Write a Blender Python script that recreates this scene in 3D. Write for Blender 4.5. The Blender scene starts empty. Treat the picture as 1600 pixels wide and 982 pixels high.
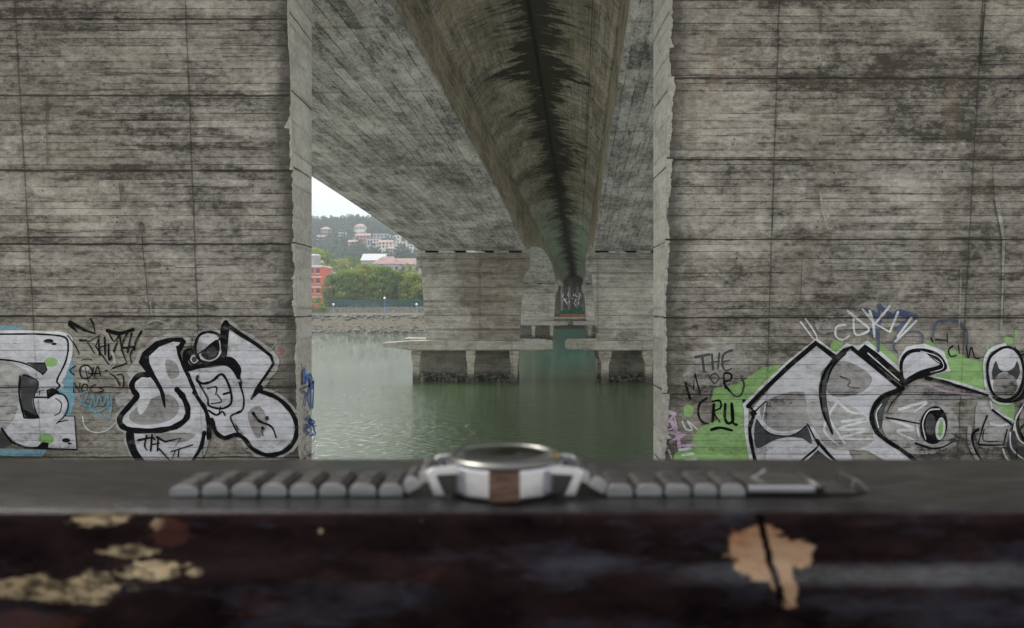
import bpy, bmesh, math, random
import numpy as np
from mathutils import Vector, Matrix
from mathutils.geometry import tessellate_polygon
random.seed(7)
R = math.radians
SC = bpy.context.scene
COL = SC.collection
# ------------------------------------------------------------------ camera
F = 1200.0; HX = 800.0; HY = 481.0         # focal length in photo pixels, principal point
cam = bpy.data.cameras.new('camera'); camo = bpy.data.objects.new('camera', cam); COL.objects.link(camo)
camo.location = (0, 0, 0); camo.rotation_euler = (R(90), 0, 0)
cam.sensor_width = 36; cam.lens = 36 * F / 1600.0; cam.shift_y = -10 / 1600.0
cam.clip_start = 0.01; cam.clip_end = 5000
cam.dof.use_dof = True; cam.dof.focus_distance = 18.0; cam.dof.aperture_fstop = 14.0; cam.dof.aperture_blades = 0
SC.camera = camo
# ------------------------------------------------------------------ sky
SUN_EL, SUN_AZ = 54, -58       # veiled sun ahead and to the left of the camera
w = bpy.data.worlds.new('World'); SC.world = w; w.use_nodes = True
nt = w.node_tree; nt.nodes.clear()
sky = nt.nodes.new('ShaderNodeTexSky'); sky.sky_type = 'NISHITA'; sky.sun_disc = False
sky.sun_elevation = R(SUN_EL); sky.sun_rotation = R(SUN_AZ); sky.air_density = 1.0; sky.dust_density = 4.0; sky.ozone_density = 1.0
hsv = nt.nodes.new('ShaderNodeHueSaturation'); hsv.inputs['Saturation'].default_value = 0.30
tcw = nt.nodes.new('ShaderNodeTexCoord'); mpw = nt.nodes.new('ShaderNodeMapping'); mpw.inputs['Scale'].default_value = (2.2, 2.2, 7)
nzw = nt.nodes.new('ShaderNodeTexNoise'); nzw.inputs['Scale'].default_value = 1.6; nzw.inputs['Detail'].default_value = 5
rmw = nt.nodes.new('ShaderNodeMapRange'); rmw.inputs[1].default_value = .35; rmw.inputs[2].default_value = .7; rmw.inputs[3].default_value = .86; rmw.inputs[4].default_value = 1.16
mxw = nt.nodes.new('ShaderNodeVectorMath'); mxw.operation = 'SCALE'
bg = nt.nodes.new('ShaderNodeBackground'); bg.inputs['Strength'].default_value = 0.15
out = nt.nodes.new('ShaderNodeOutputWorld')
L = nt.links.new
L(sky.outputs[0], hsv.inputs['Color']); L(tcw.outputs['Generated'], mpw.inputs[0]); L(mpw.outputs[0], nzw.inputs['Vector'])
cld = nt.nodes.new('ShaderNodeMix'); cld.data_type = 'RGBA'; cld.inputs[0].default_value = .7      # high even cloud cover
cld.inputs[7].default_value = (2.4, 2.5, 2.62, 1); L(hsv.outputs[0], cld.inputs[6])
L(nzw.outputs[0], rmw.inputs[0]); L(cld.outputs[2], mxw.inputs[0]); L(rmw.outputs[0], mxw.inputs['Scale'])
L(mxw.outputs[0], bg.inputs['Color']); L(bg.outputs[0], out.inputs[0])
# ------------------------------------------------------------------ sun
sl = bpy.data.lights.new('sun', 'SUN'); sl.energy = 1.5; sl.angle = R(14); sl.color = (1, .96, .9)
so = bpy.data.objects.new('sun', sl); COL.objects.link(so)
az, el = R(SUN_AZ), R(SUN_EL)
d = Vector((math.sin(az) * math.cos(el), math.cos(az) * math.cos(el), math.sin(el)))
so.rotation_euler = d.to_track_quat('Z', 'Y').to_euler(); so.location = (-20, -20, 60)
SC.view_settings.view_transform = 'Standard'; SC.view_settings.look = 'None'
SC.view_settings.exposure = 1.3; SC.view_settings.gamma = 1; SC.view_settings.use_curve_mapping = False
SC.render.engine = 'CYCLES'
SC.cycles.max_bounces = 8; SC.cycles.diffuse_bounces = 5; SC.cycles.glossy_bounces = 4; SC.cycles.volume_bounces = 0
SC.cycles.caustics_reflective = True

WATER = -5.8
SC.cycles.use_fast_gi = True; SC.cycles.fast_gi_method = 'ADD'
w.light_settings.ao_factor = .14; w.light_settings.distance = 6.0
def lerp(a, b, t): return a + (b - a) * t
def sm(t): t = max(0, min(1, t)); return t * t * (3 - 2 * t)
def at(x, y, Y): return Vector(((x - HX) / F * Y, Y, (HY - y) / F * Y))
def cx(Y): return .0868 * Y - 1.535        # centre line between the two decks

# ------------------------------------------------------------------ object helpers
def link(name, me, mats=(), parent=None, loc=(0, 0, 0)):
    o = bpy.data.objects.new(name, me); COL.objects.link(o); o.location = loc
    for m in (mats if isinstance(mats, (list, tuple)) else [mats]):
        if me is not None and len(me.materials) < 8 and m is not None: me.materials.append(m)
    if parent is not None: o.parent = parent
    return o
def empty(name, loc, label, cat, group=None, rz=0):
    o = bpy.data.objects.new(name, None); COL.objects.link(o); o.location = loc; o.rotation_euler = (0, 0, rz)
    o.empty_display_size = .2
    return tag(o, label, cat, group)
def tag(o, label, cat, group=None):
    o['label'] = label; o['category'] = cat
    if group: o['group'] = group
    return o
def struct(o, kind='structure', label=None):
    o['kind'] = kind
    if label: o['label'] = label
    return o
def copy_tree(o, parent=None):
    c = o.copy(); COL.objects.link(c); c.parent = parent
    for ch in list(o.children): copy_tree(ch, c)
    return c

class MB:
    def __init__(s): s.v = []; s.f = []; s.m = []; s.smooth = []
    def add(s, vs, fs, mi=0, sm=False):
        b = len(s.v); s.v += [tuple(v) for v in vs]
        for f in fs: s.f.append(tuple(b + i for i in f)); s.m.append(mi); s.smooth.append(sm)
    def box(s, x0, x1, y0, y1, z0, z1, mi=0):
        vs = [(x, y, z) for z in (z0, z1) for y in (y0, y1) for x in (x0, x1)]
        s.add(vs, [(0, 2, 3, 1), (4, 5, 7, 6), (0, 1, 5, 4), (2, 6, 7, 3), (0, 4, 6, 2), (1, 3, 7, 5)], mi)
    def prism(s, pts, y0, y1, mi=0, dy=None):
        """outline in x,z extruded along y; dy(z) shifts the front face"""
        n = len(pts)
        a = [(x, y0 + (dy(z) if dy else 0), z) for x, z in pts]; b = [(x, y1, z) for x, z in pts]
        tr = tessellate_polygon([[Vector((x, z, 0)) for x, z in pts]])
        ar = sum(pts[i][0] * pts[(i + 1) % n][1] - pts[(i + 1) % n][0] * pts[i][1] for i in range(n))
        fs = []
        for t in tr:
            t = tuple(t); q = [pts[i] for i in t]
            o = (q[1][0] - q[0][0]) * (q[2][1] - q[0][1]) - (q[2][0] - q[0][0]) * (q[1][1] - q[0][1])
            if o < 0: t = t[::-1]
            fs.append(t); fs.append(tuple(n + i for i in t[::-1]))
        for i in range(n):
            j = (i + 1) % n
            fs.append((i, i + n, j + n, j) if ar > 0 else (j, j + n, i + n, i))
        s.add(a + b, fs, mi)
    def xprism(s, pts, x0, x1, mi=0, sm=False):
        """outline in y,z extruded along x"""
        n = len(pts)
        tr = tessellate_polygon([[Vector((y, z, 0)) for y, z in pts]])
        fs = [tuple(t) for t in tr] + [tuple(n + i for i in t[::-1]) for t in tr]
        s.add([(x0, y, z) for y, z in pts] + [(x1, y, z) for y, z in pts], fs, mi)
        s.add([(x0, y, z) for y, z in pts] + [(x1, y, z) for y, z in pts], [(i, (i + 1) % n, (i + 1) % n + n, i + n) for i in range(n)], mi, sm)
    def lathe(s, prof, c=(0, 0, 0), n=20, mi=0, sm=True, axis='z'):
        vs = []; c = Vector(c)
        for r, h in prof:
            for k in range(n):
                a = 2 * math.pi * k / n; p = (r * math.cos(a), r * math.sin(a), h)
                if axis == 'y': p = (p[0], p[2], p[1])
                if axis == 'x': p = (p[2], p[0], p[1])
                vs.append(c + Vector(p))
        fs = []
        for i in range(len(prof) - 1):
            for k in range(n):
                k2 = (k + 1) % n; fs.append((i * n + k, i * n + k2, (i + 1) * n + k2, (i + 1) * n + k))
        fs.append(tuple(range(n))[::-1]); fs.append(tuple((len(prof) - 1) * n + k for k in range(n)))
        s.add(vs, fs, mi, sm)
    def tube(s, pts, rad, n=8, mi=0):
        pts = [Vector(p) for p in pts]; rs = rad if isinstance(rad, (list, tuple)) else [rad] * len(pts)
        vs = []
        for i, p in enumerate(pts):
            t = (pts[min(i + 1, len(pts) - 1)] - pts[max(i - 1, 0)]).normalized()
            a = t.cross(Vector((.13, .21, 1)) if abs(t.z) < .9 else Vector((1, 0, 0))).normalized(); b = t.cross(a)
            for k in range(n):
                q = 2 * math.pi * k / n; vs.append(p + (a * math.cos(q) + b * math.sin(q)) * rs[i])
        fs = [(i * n + k, i * n + (k + 1) % n, (i + 1) * n + (k + 1) % n, (i + 1) * n + k) for i in range(len(pts) - 1) for k in range(n)]
        fs += [tuple(range(n)), tuple((len(pts) - 1) * n + k for k in range(n))[::-1]]
        s.add(vs, fs, mi, True)
    def mesh(s, name):
        me = bpy.data.meshes.new(name); me.from_pydata(s.v, [], s.f)
        me.polygons.foreach_set('material_index', s.m); me.polygons.foreach_set('use_smooth', s.smooth); me.update()
        return me
    def build(s, name, mats, parent=None, loc=(0, 0, 0), bevel=0, fix=True):
        me = s.mesh(name)
        if fix:
            b = bmesh.new(); b.from_mesh(me); bmesh.ops.recalc_face_normals(b, faces=b.faces); b.to_mesh(me); b.free()
        o = link(name, me, mats, parent, loc)
        if bevel:
            md = o.modifiers.new('bevel', 'BEVEL'); md.width = bevel; md.segments = 2; md.limit_method = 'ANGLE'; md.angle_limit = R(35)
        return o

# ------------------------------------------------------------------ node helpers
class NT:
    def __init__(s, tree): s.t = tree; s.n = tree.nodes; s.l = tree.links
    def new(s, ty, **kw):
        n = s.n.new(ty)
        for k, v in kw.items(): setattr(n, k, v)
        return n
    def set(s, sock, v):
        if hasattr(v, 'is_linked') or isinstance(v, bpy.types.NodeSocket): s.l.new(v, sock)
        else:
            if isinstance(v, (tuple, list)) and len(v) == 3 and sock.type == 'RGBA': v = (*v, 1)
            sock.default_value = v
    def m(s, op, a, b=0.0, c=None, clamp=False):
        n = s.new('ShaderNodeMath', operation=op, use_clamp=clamp); s.set(n.inputs[0], a); s.set(n.inputs[1], b)
        if c is not None: s.set(n.inputs[2], c)
        return n.outputs[0]
    def mix(s, f, a, b, mode='MIX'):
        n = s.new('ShaderNodeMix', data_type='RGBA', blend_type=mode, clamp_factor=True)
        s.set(n.inputs[0], f); s.set(n.inputs[6], a); s.set(n.inputs[7], b); return n.outputs[2]
    def pos(s): return s.new('ShaderNodeNewGeometry').outputs['Position']
    def sep(s, v):
        n = s.new('ShaderNodeSeparateXYZ'); s.set(n.inputs[0], v); return n.outputs
    def comb(s, x, y, z):
        n = s.new('ShaderNodeCombineXYZ'); s.set(n.inputs[0], x); s.set(n.inputs[1], y); s.set(n.inputs[2], z); return n.outputs[0]
    def noise(s, v, scale=1, detail=3, rough=.55, vec=(1, 1, 1), off=(0, 0, 0), dist=0):
        mp = s.new('ShaderNodeMapping'); s.set(mp.inputs[0], v); mp.inputs['Scale'].default_value = vec; mp.inputs['Location'].default_value = off
        n = s.new('ShaderNodeTexNoise'); s.l.new(mp.outputs[0], n.inputs['Vector'])
        n.inputs['Scale'].default_value = scale; n.inputs['Detail'].default_value = detail; n.inputs['Roughness'].default_value = rough; n.inputs['Distortion'].default_value = dist
        return n.outputs[0]
    def rng(s, v, a, b, c=0.0, d=1.0, smooth=False):
        n = s.new('ShaderNodeMapRange'); n.clamp = True
        if smooth: n.interpolation_type = 'SMOOTHSTEP'
        s.set(n.inputs[0], v); s.set(n.inputs[1], a); s.set(n.inputs[2], b); s.set(n.inputs[3], c); s.set(n.inputs[4], d); return n.outputs[0]
    def white(s, v):
        n = s.new('ShaderNodeTexWhiteNoise', noise_dimensions='1D'); s.set(n.inputs['W'], v); return n.outputs[0]

def newmat(name):
    m = bpy.data.materials.new(name); m.use_nodes = True
    t = NT(m.node_tree); b = t.n['Principled BSDF']; return m, t, b
def plain(name, col, rough=.6, metal=0, var=.15, scale=8, bump=0):
    m, t, b = newmat(name); p = t.pos()
    n = t.noise(p, scale, 4); f = t.rng(n, .3, .7, 1 - var, 1 + var)
    c = t.new('ShaderNodeVectorMath', operation='SCALE'); c.inputs[0].default_value = col; t.set(c.inputs['Scale'], f)
    t.l.new(c.outputs[0], b.inputs['Base Color']); b.inputs['Roughness'].default_value = rough; b.inputs['Metallic'].default_value = metal
    if bump:
        bp = t.new('ShaderNodeBump'); bp.inputs['Strength'].default_value = .6; bp.inputs['Distance'].default_value = bump
        t.l.new(n, bp.inputs['Height']); t.l.new(bp.outputs[0], b.inputs['Normal'])
    return m

# board-marked concrete as a node group: u runs along the boards, v across them
def concrete_group():
    g = bpy.data.node_groups.new('board_concrete', 'ShaderNodeTree')
    I = g.interface
    for nm, ty, dv in (('Vector', 'NodeSocketVector', None), ('v0', 'NodeSocketFloat', 0), ('sv', 'NodeSocketFloat', 1.2), ('u0', 'NodeSocketFloat', 0), ('su', 'NodeSocketFloat', 3),
                       ('Board', 'NodeSocketFloat', .115), ('Light', 'NodeSocketColor', (.40, .37, .31, 1)), ('Dark', 'NodeSocketColor', (.11, .10, .085, 1)), ('Dirt', 'NodeSocketFloat', .5)):
        s = I.new_socket(nm, in_out='INPUT', socket_type=ty)
        if dv is not None: s.default_value = dv
    I.new_socket('Color', in_out='OUTPUT', socket_type='NodeSocketColor'); I.new_socket('Height', in_out='OUTPUT', socket_type='NodeSocketFloat')
    t = NT(g); gi = t.new('NodeGroupInput'); go = t.new('NodeGroupOutput'); i = gi.outputs
    V = i['Vector']; u, v, _ = t.sep(V)
    wob = t.noise(V, .8, 2, vec=(.4, 2, 1)); vv = t.m('ADD', v, t.m('MULTIPLY', wob, .03))
    vb = t.m('DIVIDE', vv, i['Board']); bi = t.m('FLOOR', vb); fr = t.m('FRACT', vb)
    # boards butt end to end: every board row has its own offset
    bo = t.m('FLOOR', t.m('ADD', t.m('MULTIPLY', u, .42), t.m('MULTIPLY', t.white(bi), 7)))
    tone = t.white(t.m('ADD', t.m('MULTIPLY', bi, 3.17), t.m('MULTIPLY', bo, 11.3)))
    big = t.noise(V, .42, 5, .62, vec=(.7, 1, 1))
    med = t.noise(V, 1.7, 7, .72, vec=(.85, 1.25, 1), dist=.6)
    strk = t.noise(V, 1.2, 8, .78, vec=(1.6, 5.5, 1), dist=.3)
    fine = t.noise(V, 11, 6, .78, vec=(.8, 1.3, 1))
    s = t.m('ADD', t.m('MULTIPLY', t.m('SUBTRACT', big, .5), 1.5), t.m('MULTIPLY', t.m('SUBTRACT', med, .5), 1.4))
    s = t.m('ADD', s, t.m('MULTIPLY', t.m('SUBTRACT', strk, .5), 1.15))
    s = t.m('ADD', s, t.m('MULTIPLY', t.m('SUBTRACT', fine, .5), 1.9))
    s = t.m('ADD', s, t.m('MULTIPLY', t.m('SUBTRACT', tone, .5), .30))
    s = t.m('ADD', s, .56)
    s = t.m('SUBTRACT', s, t.m('MULTIPLY', i['Dirt'], .12))
    # dark blotches that follow the boards
    bl = t.noise(V, 1.1, 5, .6, vec=(.8, 5.5, 1), off=(9, 3, 0)); bm = t.rng(bl, .585, .64, 0, 1)
    s = t.m('SUBTRACT', s, t.m('MULTIPLY', bm, t.m('MULTIPLY', i['Dirt'], .5)))
    # pale lime bloom
    lb = t.noise(V, .9, 6, .7, off=(3, 8, 1), dist=.6); lm = t.rng(lb, .6, .72, 0, .3)
    s = t.m('ADD', s, lm)
    # board joints
    e = t.m('MINIMUM', fr, t.m('SUBTRACT', 1.0, fr))
    jn = t.noise(V, 1.3, 3, .6, vec=(.7, 7, 1), off=(5, 0, 0))
    jl = t.m('MULTIPLY', t.rng(e, .0, .085, 1, 0), t.rng(jn, .40, .60, .04, .7))
    s = t.m('SUBTRACT', s, jl)
    # formwork panel joints
    def joint(c, c0, sp, wd, off):
        wb = t.noise(V, 2.3, 3, off=off); q = t.m('DIVIDE', t.m('SUBTRACT', t.m('ADD', c, t.m('MULTIPLY', t.m('SUBTRACT', wb, .5), .035)), c0), sp)
        q = t.m('ADD', t.m('FRACT', t.m('ADD', q, .5)), -.5); q = t.m('MULTIPLY', t.m('ABSOLUTE', q), sp)
        wdn = t.m('MULTIPLY', t.rng(t.noise(V, 3, 3, off=(off[1], 2, 7)), .3, .7, .5, 1.5), wd)
        return t.rng(t.m('DIVIDE', q, wdn), .55, 1.25, 1, 0), t.rng(q, 0, .16, 1, 0)
    j1, k1 = joint(v, i['v0'], i['sv'], .014, (0, 0, 3)); j2, k2 = joint(u, i['u0'], i['su'], .013, (4, 1, 3))
    jj = t.m('MAXIMUM', j1, t.m('MULTIPLY', j2, .62))
    s = t.m('SUBTRACT', s, t.m('MULTIPLY', t.m('MAXIMUM', k1, k2), t.rng(med, .35, .65, 0, .30)))
    # tie-rod holes and pits
    vo = t.new('ShaderNodeTexVoronoi'); mp = t.new('ShaderNodeMapping'); t.l.new(V, mp.inputs[0]); mp.inputs['Scale'].default_value = (1, 1.25, 1)
    t.l.new(mp.outputs[0], vo.inputs['Vector']); vo.inputs['Scale'].default_value = 1.35; vo.inputs['Randomness'].default_value = .55
    pit = t.rng(vo.outputs['Distance'], .036, .05, 1, 0)
    vo2 = t.new('ShaderNodeTexVoronoi'); t.l.new(V, vo2.inputs['Vector']); vo2.inputs['Scale'].default_value = 7
    pit2 = t.m('MULTIPLY', t.rng(vo2.outputs['Distance'], .04, .09, 1, 0), t.rng(med, .5, .6, 0, .8))
    dk = t.m('MAXIMUM', jj, t.m('MAXIMUM', pit, pit2))
    base = t.mix(t.rng(s, 0, 1), i['Dark'], i['Light'])
    tint = t.noise(V, .35, 3, off=(7, 7, 0)); base = t.mix(t.rng(tint, .4, .7, 0, .22), base, t.mix(1, base, (.95, .93, .70), 'MULTIPLY'))
    colr = t.mix(t.m('MULTIPLY', dk, .88), base, (.022, .02, .017))
    h = t.m('SUBTRACT', t.m('ADD', t.m('MULTIPLY', fine, .5), t.m('MULTIPLY', tone, .35)), t.m('ADD', t.m('MULTIPLY', dk, 1.6), t.m('MULTIPLY', jl, .7)))
    h = t.m('ADD', h, t.m('MULTIPLY', strk, .6))
    t.l.new(colr, go.inputs['Color']); t.l.new(h, go.inputs['Height'])
    return g
CG = concrete_group()
def use_concrete(t, V, v0, sv, u0, su, board=.115, light=(.43, .405, .352), dark=(.056, .050, .042), dirt=.5):
    n = t.new('ShaderNodeGroup'); n.node_tree = CG
    t.l.new(V, n.inputs['Vector'])
    for k, x in (('v0', v0), ('sv', sv), ('u0', u0), ('su', su), ('Board', board), ('Dirt', dirt)): n.inputs[k].default_value = x
    n.inputs['Light'].default_value = (*light, 1); n.inputs['Dark'].default_value = (*dark, 1)
    return n.outputs['Color'], n.outputs['Height']
def bumpto(t, b, h, dist=.006, st=.7):
    bp = t.new('ShaderNodeBump'); bp.inputs['Strength'].default_value = st; bp.inputs['Distance'].default_value = dist
    t.l.new(h, bp.inputs['Height']); t.l.new(bp.outputs[0], b.inputs['Normal'])
def wallvec(t):      # walls that face the walkway: u = x, v = z ; y only nudges the pattern
    x, y, z = t.sep(t.pos()); return t.comb(x, z, t.m('MULTIPLY', y, .35))
def sidevec(t):
    x, y, z = t.sep(t.pos()); return t.comb(y, z, x)
WALL = {'left': dict(v0=-.146, sv=1.17, u0=-5.12, su=2.68), 'right': dict(v0=-.167, sv=1.265, u0=4.19, su=3.19)}
def wallmat(side):
    m, t, b = newmat('board_concrete_' + side); V = wallvec(t)
    c, h = use_concrete(t, V, **WALL[side], dirt=.42)
    # ragged shadow band painted beside the corner fin, and a few rust-brown runs
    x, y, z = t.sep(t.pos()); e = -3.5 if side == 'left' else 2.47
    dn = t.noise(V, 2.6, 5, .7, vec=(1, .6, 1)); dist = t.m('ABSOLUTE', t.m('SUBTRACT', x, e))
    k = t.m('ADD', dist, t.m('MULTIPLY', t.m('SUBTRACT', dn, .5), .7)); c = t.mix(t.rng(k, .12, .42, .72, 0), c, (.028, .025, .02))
    rn = t.noise(V, .8, 4, .6, vec=(2.2, .35, 1), off=(5, 5, 0)); c = t.mix(t.rng(rn, .6, .72, 0, .4), c, (.16, .115, .07))
    bw = t.noise(V, .55, 4, .6, off=(1, 9, 0)); c = t.mix(t.rng(bw, .5, .68, 0, .3), c, (.09, .075, .05))
    t.l.new(c, b.inputs['Base Color']); b.inputs['Roughness'].default_value = .85; b.inputs['Specular IOR Level'].default_value = .2; bumpto(t, b, h, .008, .8)
    return m
def concrete(name, vec, light=(.36, .34, .29), dark=(.10, .095, .08), board=.15, tide=False, v0=0, sv=1.3, u0=0, su=4, dirt=.4, bump=.006, green=0):
    m, t, b = newmat(name); V = vec(t)
    c, h = use_concrete(t, V, v0, sv, u0, su, board, light, dark, dirt)
    if tide:
        x, y, z = t.sep(t.pos()); n = t.noise(t.pos(), 1.8, 5, .7)
        zz = t.m('ADD', z, t.m('MULTIPLY', t.m('SUBTRACT', n, .5), 1.1))
        c = t.mix(t.rng(zz, -5.4, -4.9, .8, 0), c, (.035, .033, .026))
        vo = t.new('ShaderNodeTexVoronoi'); t.l.new(t.pos(), vo.inputs['Vector']); vo.inputs['Scale'].default_value = 4.5
        br = t.m('MULTIPLY', t.rng(vo.outputs['Distance'], .1, .3, 1, 0), t.rng(zz, -5.4, -5.0, 1, 0))
        c = t.mix(t.m('MULTIPLY', br, .55), c, (.30, .28, .22))
    if green: c = t.mix(green, c, (.20, .27, .21))
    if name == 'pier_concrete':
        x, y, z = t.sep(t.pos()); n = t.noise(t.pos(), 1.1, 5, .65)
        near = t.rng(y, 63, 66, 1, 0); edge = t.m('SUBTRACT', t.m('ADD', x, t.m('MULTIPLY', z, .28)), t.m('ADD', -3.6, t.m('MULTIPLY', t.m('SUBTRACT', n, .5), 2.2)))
        dark_side = t.m('MULTIPLY', t.m('MULTIPLY', t.rng(edge, -.06, .1), near), t.rng(x, 1.5, 2.5, 1, 0))  # left river pier darker to the right of a slanted, ragged edge
        c = t.mix(t.m('MULTIPLY', dark_side, .55), c, t.mix(1, c, (.5, .45, .37), 'MULTIPLY'))
    b.inputs['Specular IOR Level'].default_value = .2
    t.l.new(c, b.inputs['Base Color']); b.inputs['Roughness'].default_value = .85; bumpto(t, b, h, bump, .7)
    return m
def soffvec(t):      # boards run along the bridge
    x, y, z = t.sep(t.pos()); xx = t.m('SUBTRACT', x, t.m('MULTIPLY', y, .0868)); return t.comb(t.m('ADD', y, t.m('MULTIPLY', xx, .05)), xx, t.m('MULTIPLY', z, .5))

M = {}
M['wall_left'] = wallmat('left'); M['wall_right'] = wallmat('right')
M['side'] = concrete('smooth_edge_concrete', sidevec, (.44, .43, .39), (.22, .21, .18), .5, v0=-.15, sv=1.2, su=9, dirt=.15, bump=.003)
M['mortar'] = plain('mortar_fin', (.33, .315, .27), .9, var=.25, scale=14, bump=.01)
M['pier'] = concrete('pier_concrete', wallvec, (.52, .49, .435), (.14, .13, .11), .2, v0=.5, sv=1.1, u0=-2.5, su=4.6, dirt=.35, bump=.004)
M['pier_low'] = concrete('tidal_concrete', wallvec, (.48, .45, .38), (.15, .14, .11), .3, tide=True, sv=3, su=9, dirt=.4, bump=.03)
M['pier_pale'] = concrete('platform_concrete', wallvec, (.46, .44, .38), (.17, .16, .13), .4, sv=4, su=5, dirt=.3, bump=.006)
M['soffit'] = concrete('soffit_concrete', soffvec, (.43, .42, .39), (.062, .06, .055), .34, v0=.4, sv=60, u0=3, su=5.0, dirt=.6, bump=.006)
M['backwall'] = concrete('shaded_wall_concrete', wallvec, (.34, .32, .26), (.10, .095, .075), .4, tide=True, sv=3, su=9, bump=.03)
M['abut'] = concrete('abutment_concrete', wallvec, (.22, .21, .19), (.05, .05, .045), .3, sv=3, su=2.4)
def slabmat():
    m, t, b = newmat('slab_underside_concrete'); P = t.pos(); V = soffvec(t)
    c, h = use_concrete(t, V, .4, 60, 3, 4.4, .16, (.38, .355, .275), (.075, .068, .05), .5)
    x, y, z = t.sep(P); dx = t.m('SUBTRACT', x, t.m('ADD', t.m('MULTIPLY', y, .0868), -1.535)); adx = t.m('ABSOLUTE', dx)
    q = t.comb(dx, y, 0); sd = t.m('GREATER_THAN', dx, 0); qs = t.comb(dx, t.m('ADD', y, t.m('MULTIPLY', sd, 57.3)), sd)
    ol = t.noise(q, .35, 4, off=(2, 5, 0)); c = t.mix(t.rng(ol, .45, .65, 0, .45), c, (.24, .215, .13))
    far = t.rng(y, 50, 95, 0, .5, True)           # green tint, stronger towards the far spans
    c = t.mix(far, c, (.13, .21, .165))
    lo = t.noise(qs, .12, 3, vec=(.2, 1, 1), off=(0, 3, 0)); st = t.noise(qs, 1, 6, .7, vec=(.9, 2.6, 1), dist=.8); st2 = t.noise(qs, 1, 4, .6, vec=(.6, .35, 1), off=(4, 0, 2))
    reach = t.rng(lo, .35, .62, .45, 1.3)
    k = t.m('SUBTRACT', t.m('ADD', t.m('MULTIPLY', t.m('SUBTRACT', st, .5), 5.0), t.m('MULTIPLY', t.m('SUBTRACT', st2, .5), 3.4)), t.m('DIVIDE', adx, reach))
    c = t.mix(t.rng(k, -.98, -.76, 0, .98), c, (.003, .003, .003))
    c = t.mix(t.rng(k, -2.1, -1.1, 0, .5), c, (.06, .055, .04)); c = t.mix(t.rng(adx, .03, .06, 1, 0), c, (.005, .005, .005))
    t.l.new(c, b.inputs['Base Color']); b.inputs['Roughness'].default_value = .8; b.inputs['Specular IOR Level'].default_value = .08; bumpto(t, b, h, .006)
    return m
M['slab'] = slabmat()
M['web'] = concrete('web_concrete', lambda t: sidevec(t), (.36, .33, .24), (.10, .09, .06), .25, v0=.3, sv=60, u0=3, su=5.0, dirt=.5)
M['black'] = plain('black_rubber', (.01, .01, .01), .7)

# ================================================================== WATER, GROUND
def water():
    m, t, b = newmat('river_water'); P = t.pos(); x, y, z = t.sep(P)
    depth = t.noise(P, .06, 3, vec=(1, .5, 1))
    dx = t.m('SUBTRACT', x, t.m('ADD', t.m('MULTIPLY', y, .0868), -1.3))
    chan = t.m('MULTIPLY', t.rng(t.m('ABSOLUTE', dx), .5, 5, 1, 0, True), t.rng(y, 55, 95, 0, 1, True))
    c = t.mix(t.rng(depth, .3, .7), (.036, .066, .028), (.056, .092, .036))
    c = t.mix(chan, c, (.02, .17, .11))
    t.l.new(c, b.inputs['Base Color']); b.inputs['Roughness'].default_value = .015; b.inputs['IOR'].default_value = 2.5
    n1 = t.noise(P, 2.9, 4, .6, vec=(.75, 1.25, 1), dist=.5); n2 = t.noise(P, .5, 3, .5, vec=(.8, 1.2, 1), off=(3, 3, 0)); n3 = t.noise(P, 7, 3, .6, vec=(.8, 1.3, 1))
    calm = t.rng(t.noise(P, .05, 3, off=(1, 0, 0)), .35, .65, .55, 1.25)
    h = t.m('ADD', t.m('ADD', t.m('MULTIPLY', n1, .42), t.m('MULTIPLY', n2, .20)), t.m('MULTIPLY', n3, .10))
    h = t.m('MULTIPLY', h, calm)
    bp = t.new('ShaderNodeBump'); bp.inputs['Strength'].default_value = 1; bp.inputs['Distance'].default_value = .28
    t.l.new(h, bp.inputs['Height']); t.l.new(bp.outputs[0], b.inputs['Normal'])
    mb = MB(); mb.add([(-600, 2, WATER), (600, 2, WATER), (600, 235, WATER), (-600, 235, WATER)], [(0, 1, 2, 3)])
    struct(mb.build('water', m, fix=False), label='green river water under and beside the bridge')
water()

M['earth'] = plain('trodden_earth', (.13, .115, .09), .95, var=.3, scale=2.5, bump=.03)
M['paving'] = plain('quay_paving', (.26, .25, .23), .85, var=.15, scale=3)
mb = MB(); mb.box(-80, 80, 2.2, 15, -9, -3.2)
struct(mb.build('ground', M['earth']))
mb = MB(); mb.box(-40, 40, -14, .6, -9, -1.15)
struct(mb.build('walkway', M['paving']))
mb = MB(); mb.box(-40, 40, .62, 2.18, -9, -3.19)
struct(mb.build('pavement', M['paving']))

mb = MB(); mb.xprism([(-14.01, -9), (-14.01, -1.3), (-22, 3.4), (-27, 3.6), (-27, -9)], -60, 60)  # unseen slope added behind the camera so the rail reflects dark, not sky
struct(mb.build('sky_blocker_slope', plain('sky_blocker_dark', (.05, .06, .03), .95, var=.4, scale=.8)), label='added unseen dark slope blocking sky behind the walkway')
# far river bank
def bankmat():
    m, t, b = newmat('bank_ground'); P = t.pos(); x, y, z = t.sep(P)
    n = t.noise(P, .5, 6, .7); n2 = t.noise(P, 2.2, 4, .7, vec=(.6, 1, 1))
    zz = t.m('ADD', z, t.m('MULTIPLY', t.m('SUBTRACT', n2, .5), .9))
    grass = t.mix(n, (.10, .12, .035), (.20, .19, .08)); mud = t.mix(n2, (.06, .055, .035), (.14, .125, .08))
    c = t.mix(t.rng(zz, -1.7, -1.3), mud, grass)
    c = t.mix(t.rng(zz, -5.3, -4.9, .85, 0), c, (.035, .033, .022))
    hill = t.rng(y, 235, 260); c = t.mix(hill, c, t.mix(n, (.035, .055, .025), (.09, .11, .05)))
    t.l.new(c, b.inputs['Base Color']); b.inputs['Roughness'].default_value = .95; bumpto(t, b, n2, .25, 1)
    return m
M['bank'] = bankmat()
def shoreY(X): return 178 + 31 * sm((X + 18) / 16) - 9 * sm((X - 40) / 60)
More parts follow.
